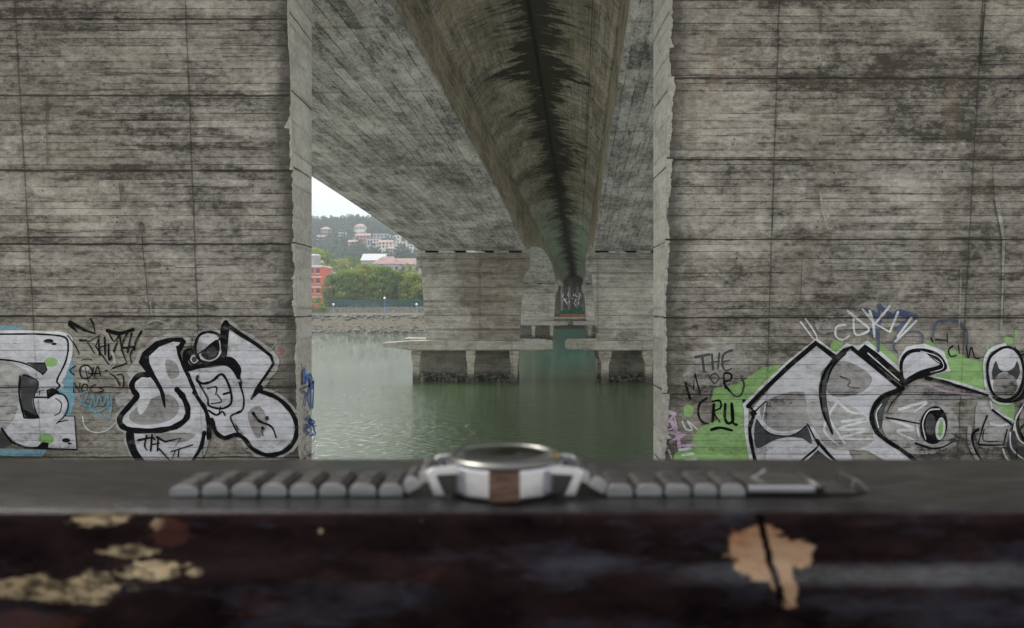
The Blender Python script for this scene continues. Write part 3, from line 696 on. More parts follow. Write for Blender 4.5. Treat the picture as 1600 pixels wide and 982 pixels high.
a.stroke('black', [(948, 395), (985, 500)], 10); a.stroke('black', [(1200, 440), (1222, 520), (1212, 580), (1158, 606), (1170, 650), (1192, 690)], 9)
a.stroke('black', [(992, 408), (990, 430), (1020, 445), (1065, 432), (1110, 398), (1142, 440), (1160, 500), (1155, 548), (1110, 570), (1050, 556), (1042, 520), (1020, 480), (1000, 445)], 14, 9)
a.stroke('black', [(1040, 470), (1085, 462), (1082, 500)], 7); a.stroke('black', [(1120, 498), (1150, 490)], 10); a.stroke('black', [(1060, 545), (1110, 535), (1090, 500)], 6); a.stroke('black', [(1048, 580), (1085, 602), (1115, 585), (1130, 606)], 11, 8); a.stroke('black', [(1100, 590), (1105, 560)], 6)
a.stroke('black', [(968, 490), (985, 510)], 10); a.stroke('black', [(1160, 606), (1200, 582)], 7)
a.stroke('black', [(1268, 592), (1300, 632), (1360, 660), (1384, 716)], 16, 6); a.ell('black', (1338, 617), 10, 11); a.ell('black', (1316, 667), 7, 10); a.stroke('grey', [(1310, 680), (1320, 705)], 5)
a.stroke('black', [(695, 728), (760, 715), (780, 725)], 12, 8); a.stroke('black', [(738, 705), (728, 755), (742, 778)], 10, 6); a.stroke('black', [(765, 700), (758, 780)], 9); a.stroke('black', [(795, 712), (792, 780)], 9); a.stroke('black', [(760, 750), (800, 742)], 8)
a.stroke('black', [(790, 712), (830, 735), (910, 716), (858, 785), (968, 750)], 13, 6, smooth=False); a.stroke('black', [(800, 770), (860, 836), (880, 780)], 9, 5, smooth=False); a.stroke('black', [(900, 770), (895, 810)], 6)
a.done(near_l, 'silver and black cartoon letter piece with one large eye')
# blue scrawl on the pier edge
def edge_map(x, y, off=0):
    Y = 3.5 * F / (HX - x); return Vector((-3.5 + off + .002, Y, (HY - y) / F * Y))
a = Art('edge', Z1, edge_map, dict(blue=edge_blue, white=edge_white))
for pts, ww in (([(1512, 375), (1510, 450), (1540, 400), (1548, 470)], 14), ([(1500, 480), (1535, 495), (1556, 430), (1552, 570)], 11), ([(1508, 400), (1548, 420)], 16), ([(1512, 560), (1530, 500), (1545, 555)], 8),
                ([(1520, 620), (1560, 640), (1518, 680), (1565, 700), (1530, 600)], 12), ([(1512, 650), (1568, 660)], 8)): a.stroke('blue', pts, ww * .8)
for pts in ([(1520, 570), (1540, 590), (1515, 610)], [(1515, 720), (1555, 690), (1560, 730), (1520, 760), (1550, 800)], [(1505, 780), (1535, 830), (1560, 790)]): a.stroke('white', pts, 5)
a.done(near_l, 'blue and white scrawl on the narrow side edge of the pier')

# right-hand wall
LAYER[0] = 0
a = Art('right', R2)
a.fill('green', [(560, 372), (650, 362), (640, 400), (560, 470), (490, 570), (478, 650), (492, 760), (515, 890), (100, 890), (112, 815), (200, 760), (230, 690), (330, 640), (300, 540), (318, 462), (400, 440), (470, 440)], False)
a.ell('green', (182, 596), 26, 32); a.fill('green', [(905, 262), (940, 232), (975, 255), (935, 305)])
a.fill('green', [(0, 242), (60, 240), (30, 262), (-5, 300)], False, R3); a.fill('green', [(150, 245), (235, 240), (300, 300), (335, 330), (338, 385), (290, 340)], False, R3)
a.fill('green', [(455, 262), (490, 235), (520, 255), (560, 300), (600, 270), (700, 330), (775, 345), (785, 492), (640, 462), (490, 424), (585, 382), (560, 310)], False, R3)
a.fill('green', [(875, 228), (910, 220), (925, 245), (900, 258)], True, R3); a.fill('green', [(785, 270), (800, 262), (800, 300)], False, R3); a.fill('green', [(935, 180), (945, 180), (945, 230), (932, 225)], False, R3)
a.fill('green', [(815, 558), (932, 562), (930, 640), (895, 640)], False, R3)
a.fill('mist', [(230, 300), (400, 250), (480, 330), (460, 440), (280, 480), (160, 430)])
a.done(near_r, 'apple green background paint behind the silver letters')
a = Art('right', R2)
a.stroke('grey', [(215, 322), (290, 308)], 13); a.stroke('grey', [(252, 318), (262, 395)], 12); a.stroke('grey', [(302, 308), (308, 385)], 12); a.stroke('grey', [(340, 302), (332, 380)], 10); a.stroke('grey', [(300, 350), (340, 342)], 9)
a.stroke('grey', [(405, 286), (362, 308), (355, 360), (372, 390), (402, 380)], 13, 9); a.stroke('grey', [(355, 346), (392, 338)], 9)
a.stroke('black', [(190, 534), (164, 448), (208, 486), (214, 402), (241, 508)], 11, 9, smooth=False); a.stroke('grey', [(315, 405), (292, 425), (315, 455), (338, 428)], 9, closed=True); a.stroke('grey', [(300, 490), (292, 530)], 7)
a.stroke('black', [(372, 480), (362, 410), (398, 408), (398, 436), (362, 452), (398, 500)], 11); a.stroke('grey', [(452, 430), (466, 462), (450, 515), (420, 520), (396, 496)], 11, 8)
a.stroke('black', [(276, 530), (240, 560), (232, 610), (250, 650), (282, 662)], 12, 8); a.stroke('black', [(312, 562), (305, 650)], 13); a.stroke('black', [(305, 548), (342, 545), (346, 580), (312, 602), (342, 652)], 11, 8)
a.stroke('black', [(370, 562), (368, 630), (385, 660), (410, 640), (402, 555), (408, 650), (432, 668)], 15, 12); a.stroke('black', [(300, 692), (345, 682), (404, 696)], 16, 12); a.ell('black', (465, 545), 9, 10)
a.done(near_r, 'hand-written words THE MOR CRU in grey and black')
a = Art('right', R2)
a.stroke('pink', [(110, 612), (80, 600), (45, 640), (60, 668), (108, 620), (120, 680), (58, 702), (130, 712), (165, 712), (85, 760), (140, 735), (125, 775), (215, 770)], 22, 16, smooth=False); a.stroke('pink', [(92, 645), (125, 720), (135, 780)], 20)
a.stroke('white', [(150, 650), (170, 690), (200, 690), (175, 645), (225, 690)], 8); a.stroke('white', [(135, 795), (190, 788)], 14); a.stroke('white', [(150, 822), (205, 815)], 14); a.stroke('white', [(165, 850), (220, 845)], 13)
a.stroke('haze', [(28, 740), (70, 775), (96, 840)], 10)
a.done(near_r, 'small pink tag with white bars near the left corner')
a = Art('right', R3)
# white halo
for p_, cv in (([(470, 570), (560, 480), (700, 348), (838, 236), (942, 318)], R2), ([(0, 335), (75, 262), (140, 278), (172, 246), (345, 392)], R3), ([(345, 392), (350, 330), (385, 278), (470, 264), (560, 300), (592, 384), (490, 424), (640, 458), (795, 508)], R3),
               ([(476, 580), (478, 700), (500, 820), (515, 890)], R2)): a.stroke('white', p_, 26, smooth=False, conv=cv)
a.stroke('white', [(880, 258), (795, 300), (782, 420), (810, 520), (880, 556), (960, 520), (990, 420)], 20)
a.fill('silver', [(838, 256), (925, 325), (880, 380), (850, 470), (862, 590), (910, 715), (1000, 800), (1040, 890), (530, 890), (492, 760), (492, 640), (520, 570), (640, 430), (740, 330)], False, R2)
a.fill('scrub', [(560, 560), (700, 500), (850, 520), (880, 640), (780, 680), (640, 700), (560, 640)], True, R2)
a.fill('silver', [(90, 282), (345, 482), (250, 530), (205, 600), (212, 680), (270, 745), (460, 890), (340, 890), (180, 800), (40, 790), (-40, 700), (-60, 560), (-110, 640), (-150, 480), (-95, 420), (0, 372)], False)
a.fill('scrub', [(-60, 400), (60, 340), (200, 420), (150, 500), (0, 520)]); a.fill('haze', [(-130, 560), (60, 560), (180, 640), (200, 760), (40, 800), (-60, 740)])
a.fill('haze', [(260, 640), (480, 560), (620, 600), (640, 760), (480, 820), (320, 780)]); a.fill('scrub', [(380, 480), (480, 450), (640, 480), (780, 520), (600, 560), (380, 590), (300, 600)])
a.fill('haze', [(740, 560), (820, 560), (920, 660), (870, 780), (760, 780), (730, 700)])
for p_ in ([(20, 560), (-20, 620), (-40, 700), (30, 770)], [(50, 650), (180, 640), (30, 690), (190, 690), (40, 735), (205, 740)], [(10, 530), (90, 600), (170, 610)], [(300, 640), (420, 690), (330, 700), (420, 745)], [(340, 590), (480, 550), (420, 600)], [(810, 660), (860, 672), (920, 655)], [(270, 745), (350, 830), (400, 890)]):
    a.stroke('white', p_, 16, 9)
a.stroke('white', [(885, 560), (900, 640), (980, 760)], 20, 14, conv=R2); a.stroke('white', [(560, 640), (575, 560)], 6, conv=R2)
# black outlines, first letter
a.stroke('black', [(486, 572), (560, 495), (700, 362), (832, 250), (930, 322)], 24, 26, smooth=False, conv=R2)
a.fill('grey', [(935, 322), (970, 300), (905, 400), (885, 500), (900, 620), (920, 712), (868, 620), (846, 500), (860, 420), (890, 362)], True, R2); a.stroke('black', [(930, 330), (880, 395), (856, 480), (866, 590), (916, 714)], 18, 9, conv=R2); a.stroke('black', [(980, 300), (915, 375), (890, 450)], 16, 6, conv=R2)
a.stroke('black', [(492, 572), (520, 600), (575, 545)], 13, 5, smooth=False, conv=R2); a.fill('black', [(495, 600), (520, 590), (532, 612), (505, 632)], False, R2)
a.stroke('black', [(512, 625), (494, 690), (508, 790), (532, 890)], 20, 18, conv=R2); a.stroke('silver', [(520, 650), (508, 700), (520, 760)], 5, conv=R2)
a.fill('grey', [(528, 640), (565, 690), (625, 720), (700, 722), (750, 700), (784, 672), (812, 762), (760, 735), (690, 730), (620, 745), (532, 786), (516, 720)], True, R2)
a.stroke('black', [(528, 640), (580, 700), (640, 722), (720, 716), (784, 672)], 6, conv=R2)
a.stroke('black', [(725, 880), (830, 790), (845, 772), (788, 662)], 12, 8, smooth=False, conv=R2); a.stroke('black', [(836, 745), (900, 820), (975, 890)], 18, 12, conv=R2); a.fill('grey', [(745, 890), (842, 795), (960, 890)], False, R2)
a.stroke('white', [(860, 888), (875, 870), (890, 888)], 6, smooth=False, conv=R2); a.stroke('silver', [(770, 850), (825, 806)], 6, conv=R2)
# second letter
a.stroke('black', [(-5, 348), (60, 285), (95, 270), (345, 478)], 20, 18, smooth=False)
a.fill('black', [(128, 290), (165, 255), (230, 300), (345, 400), (362, 470), (250, 380)], False); a.stroke('white', [(180, 300), (340, 440)], 5); a.stroke('grey', [(40, 420), (90, 440), (80, 470), (140, 480)], 8, 5)
a.fill('grey', [(345, 482), (300, 520), (265, 590), (245, 690), (205, 640), (210, 560), (260, 505)]); a.stroke('black', [(358, 480), (250, 530), (202, 600), (212, 680), (270, 742), (360, 800), (470, 890)], 24, 20)
a.stroke('white', [(250, 560), (222, 610), (235, 680)], 6); a.stroke('black', [(350, 500), (300, 560), (280, 600)], 6)
# hooded shape
a.fill('black', [(352, 440), (342, 350), (380, 290), (460, 276), (545, 305), (584, 380), (500, 412), (420, 440), (370, 468)]); a.fill('silver', [(366, 430), (360, 350), (400, 302), (470, 298), (520, 330), (548, 358), (450, 388), (390, 420)]); a.stroke('black', [(480, 300), (525, 340), (550, 360), (500, 385)], 5); a.stroke('white', [(450, 290), (540, 320), (565, 375), (500, 398)], 4)
a.stroke('black', [(478, 428), (560, 444), (640, 468), (790, 515)], 20, 12); a.stroke('pink', [(500, 470), (600, 500), (760, 515)], 14, 8)
# eye
a.stroke('haze', [(515, 560), (435, 640), (450, 740), (520, 780)], 16); a.ell('black', (516, 668), 70, 98, rot=.12); a.stroke('white', [(545, 586), (490, 595), (460, 660), (475, 740)], 7, 5)
a.ell('grey', (500, 665), 26, 55); a.ell('white', (550, 686), 25, 58, rot=.1); a.ell('green', (551, 686), 12, 42, rot=.1); a.stroke('white', [(432, 680), (440, 725)], 8)
a.stroke('black', [(275, 630), (350, 642), (442, 660)], 10, 6); a.stroke('black', [(425, 760), (500, 785), (560, 780), (612, 752)], 12, 6)
# oval
a.ell('silver', (880, 400), 88, 130); a.stroke('black', [(880, 270), (805, 320), (790, 400), (815, 500), (880, 540), (950, 505), (975, 400), (950, 300)], 14, closed=True); a.fill('black', [(900, 545), (960, 510), (985, 440), (1000, 470), (985, 520), (930, 552), (850, 550), (815, 520)])
a.fill('grey', [(832, 340), (852, 382), (888, 392), (925, 372), (942, 340), (955, 400), (930, 440), (890, 398), (850, 405), (822, 440), (812, 400)]); a.ell('white', (884, 330), 50, 50); a.ell('silver', (884, 330), 44, 44); a.ell('scrub', (880, 465), 62, 62); a.stroke('black', [(930, 270), (950, 310), (985, 300)], 8)
# right hand shapes
a.stroke('haze', [(700, 680), (700, 760), (760, 880)], 20); a.stroke('black', [(742, 690), (712, 720), (730, 800), (785, 880)], 16, 7); a.stroke('black', [(788, 620), (765, 680), (742, 762)], 10, 5); a.stroke('black', [(745, 766), (800, 770), (872, 768), (890, 690)], 11, 8, smooth=False); a.stroke('black', [(772, 690), (770, 745), (840, 750)], 5)
a.stroke('white', [(805, 550), (815, 590), (930, 650), (925, 690)], 12, smooth=False); a.stroke('black', [(815, 590), (920, 668), (910, 700)], 12, smooth=False)
a.fill('grey', [(905, 700), (930, 705), (945, 770), (1000, 800), (1000, 870), (930, 840), (895, 780)]); a.stroke('white', [(905, 705), (915, 790), (1000, 860)], 8); a.stroke('white', [(868, 790), (900, 850), (1000, 890)], 10)
a.stroke('black', [(1000, 545), (955, 590), (945, 680), (1000, 780)], 16); a.stroke('white', [(975, 560), (930, 650), (950, 740), (1000, 770)], 8); a.stroke('black', [(940, 790), (932, 890)], 7); a.stroke('black', [(985, 650), (955, 690)], 7)
a.done(near_r, 'large silver and black letter piece with a round eye and an oval face')
a = Art('right', R3)
a.fill('mist', [(-90, 130), (0, 90), (120, 60), (230, 20), (330, 70), (420, 100), (400, 150), (250, 170), (60, 180), (-60, 200)])
for p_ in ([(235, 60), (300, 110), (340, 90), (420, 110)], [(180, 80), (240, 130), (200, 200)], [(340, 100), (390, 120), (330, 180)]): a.stroke('navy', p_, 26)
a.stroke('navy', [(236, 80), (232, 290)], 14); a.stroke('navy', [(330, 300), (312, 260), (360, 205), (420, 188), (458, 210), (455, 245)], 9); a.stroke('navy', [(510, 215), (525, 150), (570, 130), (640, 140), (682, 190), (685, 262)], 11)
a.stroke('white', [(-165, 140), (-120, 200), (-95, 232)], 10, 5); a.stroke('white', [(-140, 125), (-95, 190), (-78, 228)], 9, 5)
a.stroke('white', [(62, 155), (20, 165), (15, 212), (50, 232), (82, 212)], 12, 8); a.stroke('white', [(75, 85), (130, 130), (184, 178), (140, 205), (110, 195), (105, 110)], 14, 9); a.stroke('white', [(188, 85), (205, 150), (212, 214)], 13); a.stroke('white', [(290, 60), (215, 150), (290, 192), (332, 90)], 13, smooth=False); a.stroke('white', [(150, 75), (215, 150)], 10)
a.stroke('white', [(425, 135), (370, 190), (318, 240)], 12); a.stroke('white', [(400, 120), (330, 215)], 12)
a.stroke('black', [(612, 262), (590, 285), (600, 315), (630, 312)], 9, 7); a.stroke('black', [(640, 260), (645, 300)], 7); a.stroke('black', [(680, 262), (690, 325), (705, 270), (722, 320), (748, 328)], 7); a.stroke('black', [(525, 230), (580, 235)], 8); a.stroke('black', [(582, 200), (584, 245)], 6); a.stroke('black', [(500, 222), (508, 240)], 9)
a.done(near_r, 'thin white and navy tag above the silver letters')

# crisp formwork marks, tie holes, cracks and dirty runs
for side in ('left', 'right'):
    PM[side]['mark'] = paint('formwork_mark_' + side, (.022, .019, .015), side, .75, .5); PM[side]['lime'] = paint('lime_run_' + side, (.40, .39, .35), side, .5, .9); PM[side]['damp'] = paint('damp_patch_' + side, (.05, .042, .032), side, .5, .9)
def marks(root, side, xa, xb, rows, cols, seed, extra, hy):
    a = Art(side, lambda p: p); rnd = random.Random(seed); LAYER[0] = 0
    for k in range(70):
        y = rnd.uniform(4, 600); x = rnd.uniform(xa, xb); l_ = rnd.uniform(15, 120) * (1 if rnd.random() < .8 else 2.2); x1 = min(x + l_, xb)
        if x1 - x < 12 or (y > 500 and side == 'left') or y > 470 and side == 'right': continue
        n = max(3, int((x1 - x) / 14)); pts = [(lerp(x, x1, q / n), y + rnd.uniform(-.6, .6)) for q in range(n + 1)]
        a.stroke('mark' if rnd.random() < .7 else 'lime', pts, rnd.uniform(2.0, 5.0), 1.2)
    for k in range(16):
        y = rnd.uniform(10, 480); x = rnd.uniform(xa, xb - 70); w_ = rnd.uniform(12, 42); h_ = rnd.uniform(1.5, 4)
        a.fill('damp', [(x, y), (x + w_ * .3, y - h_ * rnd.uniform(.5, 1.3)), (x + w_ * .7, y - h_ * rnd.uniform(.3, 1.3)), (x + w_, y - 1), (x + w_ * .9, y + h_), (x + w_ * .5, y + h_ * rnd.uniform(.4, 1.4)), (x + w_ * .2, y + h_)])
    for y in hy:
        for x in cols:
            for dy in (0, rnd.uniform(7, 10)):
                if rnd.random() < .8: a.ell('mark', (x + rnd.uniform(-4, 4), y + dy), rnd.uniform(1.0, 1.9), rnd.uniform(1.0, 1.9))
    for col, pts, w0, w1 in extra: a.stroke(col, pts, w0, w1, smooth=False)
    o = a.done(root, None); o.name = 'formwork_marks'; del o['label']; o['kind'] = 'stuff'
marks(near_l, 'left', 4, 436, 5, (72, 182, 266, 395), 31, [('mark', [(222, 348), (224, 385), (229, 430), (233, 470), (236, 492)], 5, 3), ('damp', [(216, 350), (216, 378)], 26, 8), ('mark', [(222, 350), (226, 362)], 22, 10), ('lime', [(236, 474), (240, 500)], 8, 4), ('mark', [(45, 358), (80, 364), (150, 362)], 7, 3), ('damp', [(74, 150), (76, 258)], 10, 5), ('damp', [(190, 285), (190, 320)], 16, 4)], (88, 165, 215, 290, 340, 420))
marks(near_r, 'right', 1062, 1596, 5, (1148, 1278, 1300, 1474, 1570), 32, [('mark', [(1537, 8), (1533, 60), (1530, 100)], 9, 8), ('mark', [(1530, 102), (1600, 101)], 5, 4), ('mark', [(1549, 262), (1550, 300), (1556, 325), (1562, 345), (1568, 372), (1567, 430), (1565, 500)], 4, 3), ('lime', [(1555, 310), (1566, 372), (1565, 440), (1562, 520)], 20, 8), ('lime', [(1280, 300), (1284, 330), (1292, 358)], 14, 5),
    ('mark', [(1252, 405), (1250, 470)], 4, 3), ('damp', [(1281, 20), (1281, 52)], 14, 6), ('mark', [(1206, 325), (1206, 355)], 5, 3), ('lime', [(1500, 420), (1496, 530)], 8, 3), ('mark', [(1480, 300), (1490, 302), (1575, 340)], 2, 2)], (92, 140, 218, 262, 346, 395, 470))

# ================================================================== LEDGE (hand rail) AND WATCH
LZ = -.0644
def railmat():
    m, t, b = newmat('worn_dark_varnish'); P = t.pos(); x, y, z = t.sep(P)
    n = t.noise(P, 48, 8, .78, vec=(.4, 1, 1)); n2 = t.noise(P, 22, 7, .75, vec=(.4, 1, 1)); fine = t.noise(P, 220, 3, .6, vec=(.35, 1, 1)); sp = t.noise(P, 500, 2, .6)
    c = t.mix(t.rng(n, .35, .65), (.002, .0017, .002), (.015, .009, .009))
    c = t.mix(t.rng(n2, .55, .68, 0, .6), c, (.05, .017, .014))
    c = t.mix(t.rng(t.noise(P, 60, 6, .7, vec=(.3, 1, 1), off=(4, 1, 0)), .5, .66, 0, .7), c, (.03, .031, .04))
    topm = t.m('MULTIPLY', t.rng(z, LZ - .0012, LZ - .0002), 1); dust = t.mix(t.rng(fine, .35, .7), (.004, .0038, .0038), (.026, .0245, .0235))
    c = t.mix(t.m('MULTIPLY', topm, t.rng(n2, .3, .6, .45, .9)), c, dust)
    c = t.mix(t.rng(sp, .72, .78, 0, .25), c, (.15, .13, .11))
    warp = t.noise(P, 110, 6, .72, vec=(.55, 1, 1.3), off=(1, 2, 3)); warp2 = t.noise(P, 110, 6, .72, vec=(.55, 1, 1.3), off=(7, 8, 3))
    def ellm(px, py, rx, ry, amp=1.0):
        X0, Z0 = (px - HX) * .0002, (HY - py) * .0002
        a_ = t.m('DIVIDE', t.m('SUBTRACT', x, X0), rx * .0002); b_ = t.m('DIVIDE', t.m('SUBTRACT', z, Z0), ry * .0002)
        a_ = t.m('ADD', a_, t.m('MULTIPLY', t.m('SUBTRACT', warp, .5), 3.6 * amp)); b_ = t.m('ADD', b_, t.m('MULTIPLY', t.m('SUBTRACT', warp2, .5), 3.6 * amp))
        return t.rng(t.m('ADD', t.m('MULTIPLY', a_, a_), t.m('MULTIPLY', b_, b_)), .75, 1.05, 1, 0)
    ch = None
    for e in ((155, 812, 52, 12), (208, 857, 42, 11), (250, 882, 60, 11), (90, 905, 105, 16), (165, 905, 40, 20), (20, 905, 50, 10), (320, 885, 14, 5), (245, 822, 12, 10), (500, 832, 4, 4)):
        q = ellm(*e); ch = q if ch is None else t.m('MAXIMUM', ch, q)
    cream = t.mix(t.rng(n, .35, .65), (.12, .085, .05), (.30, .24, .15)); gr = t.noise(P, 420, 5, .75, vec=(.35, 1, 1)); ch = t.m('MULTIPLY', t.m('MULTIPLY', ch, t.rng(gr, .40, .50, .15, 1)), t.rng(z, LZ - .0005, LZ - .002)); c = t.mix(ch, c, cream)
    red = t.m('MAXIMUM', ellm(270, 828, 40, 20), ellm(60, 955, 90, 20)); c = t.mix(t.m('MULTIPLY', red, .4), c, (.07, .025, .02))
    kn = t.m('MAXIMUM', ellm(1185, 855, 48, 42, .7), t.m('MAXIMUM', ellm(1238, 862, 26, 24, .8), ellm(1210, 896, 22, 32, .7)))
    c = t.mix(kn, c, t.mix(t.rng(n, .42, .58), (.22, .15, .095), (.16, .06, .03)))
    # crack through the bare wood
    cxk = t.m('ADD', -.0002 * 0 + (1198 - HX) * .0002, t.m('MULTIPLY', t.m('SUBTRACT', z, -.078), -.14)); cxk = t.m('ADD', cxk, t.m('MULTIPLY', t.m('SUBTRACT', warp2, .5), .0035))
    crack = t.m('MULTIPLY', t.rng(t.m('ABSOLUTE', t.m('SUBTRACT', x, cxk)), .0006, .0013, 1, 0), t.m('MULTIPLY', t.rng(z, -.0895, -.0875), t.rng(z, -.0655, -.0665)))
    c = t.mix(crack, c, (.003, .002, .002))
    t.l.new(c, b.inputs['Base Color']); bare = t.m('MAXIMUM', ch, kn)
    t.l.new(t.m('ADD', t.m('MULTIPLY', t.rng(z, LZ - .0012, LZ - .0003), .13), t.m('MULTIPLY', t.m('MULTIPLY', t.m('MULTIPLY', t.rng(x, .04, .09), t.rng(t.m('ABSOLUTE', t.m('ADD', z, .0815)), .001, .0035, 1, 0)), t.rng(n, .3, .6)), 1.0)), b.inputs['Specular IOR Level'])
    front_ = t.rng(z, LZ - .004, LZ - .0055); ch = t.m('MULTIPLY', ch, front_); kn = t.m('MULTIPLY', kn, 1.0)
    rr = t.rng(n, .3, .7, .20, .42); rr = t.m('ADD', rr, t.m('MULTIPLY', bare, .45)); rr = t.m('ADD', rr, t.m('MULTIPLY', topm, -.12)); t.l.new(rr, b.inputs['Roughness'])
    h = t.m('SUBTRACT', t.m('ADD', t.m('MULTIPLY', n, .8), t.m('MULTIPLY', fine, .12)), t.m('ADD', t.m('MULTIPLY', bare, .6), t.m('MULTIPLY', crack, 4)))
    bumpto(t, b, h, .0016, 1)
    return m
rail = empty('handrail', (0, .284, -1.15), 'thick dark varnished wooden rail with chipped cream patches and a cracked knot', 'handrail')
pr = [(.326, LZ), (.2475, LZ)]
for k in range(1, 7):
    q = k / 6 * math.pi / 2; pr.append((.2475 - .0075 * math.sin(q), LZ - .0075 * (1 - math.cos(q)) * .8))
pr += [(.2385, -.0735), (.2375, -.0765), (.2355, -.0790), (.2330, -.0820), (.2312, -.0855), (.2306, -.090), (.2312, -.096), (.2325, -.105), (.234, -.13), (.236, -.15), (.30, -.15), (.322, -.145), (.328, -.13), (.330, -.075), (.3295, -.068)]
s = MB()
rows = 60; n_ = len(pr); vs = []
for i in range(rows + 1):
    X = lerp(-.9, .9, i / rows); vs += [(X, y_, z_) for y_, z_ in pr]
s.add(vs, [(i * n_ + k, i * n_ + (k + 1) % n_, (i + 1) * n_ + (k + 1) % n_, (i + 1) * n_ + k) for i in range(rows) for k in range(n_)] + [tuple(range(n_)), tuple(rows * n_ + k for k in range(n_))], 0, True)
o = s.build('rail', railmat(), rail); o.location = -Vector(rail.location)
md = o.modifiers.new('w', 'WEIGHTED_NORMAL') if False else None
M['post'] = plain('dark_post_paint', (.03, .025, .025), .5)
for X in (-.8, .8):
    s = MB(); s.box(X - .03, X + .03, -.03, .03, 0, 1.001); s.build('post', M['post'], rail)

def metal(name, col, rough, scale=400, var=.1):
    m, t, b = newmat(name); P = t.pos(); n = t.noise(P, scale, 3, .6, vec=(.15, 1, 1))
    t.l.new(t.mix(t.rng(n, .3, .7, 0, 1), tuple(c * (1 - var) for c in col), tuple(min(1, c * (1 + var)) for c in col)), b.inputs['Base Color'])
    b.inputs['Metallic'].default_value = 1; t.l.new(t.rng(n, .3, .7, rough * .8, rough * 1.2), b.inputs['Roughness']); return m
M['steel'] = metal('polished_steel', (.82, .82, .84), .16); M['brushed'] = metal('brushed_steel', (.50, .50, .52), .42); M['dsteel'] = metal('shadowed_brushed_links', (.085, .08, .078), .5)
M['case'] = metal('satin_case_steel', (.74, .74, .77), .36)
M['bezel'] = metal('dull_bezel', (.17, .165, .15), .35)
M['brown'] = metal('brown_reflection_metal', (.15, .10, .085), .35, 900, .5); M['dial'] = plain('black_dial', (.012, .012, .013), .35, var=.3, scale=300); M['gold'] = metal('gold_glint_metal', (.95, .62, .25), .25)
gm, gt, gb = newmat('watch_crystal'); gb.inputs['Transmission Weight'].default_value = 1; gb.inputs['Roughness'].default_value = .02; gb.inputs['IOR'].default_value = 1.12; M['glass'] = gm
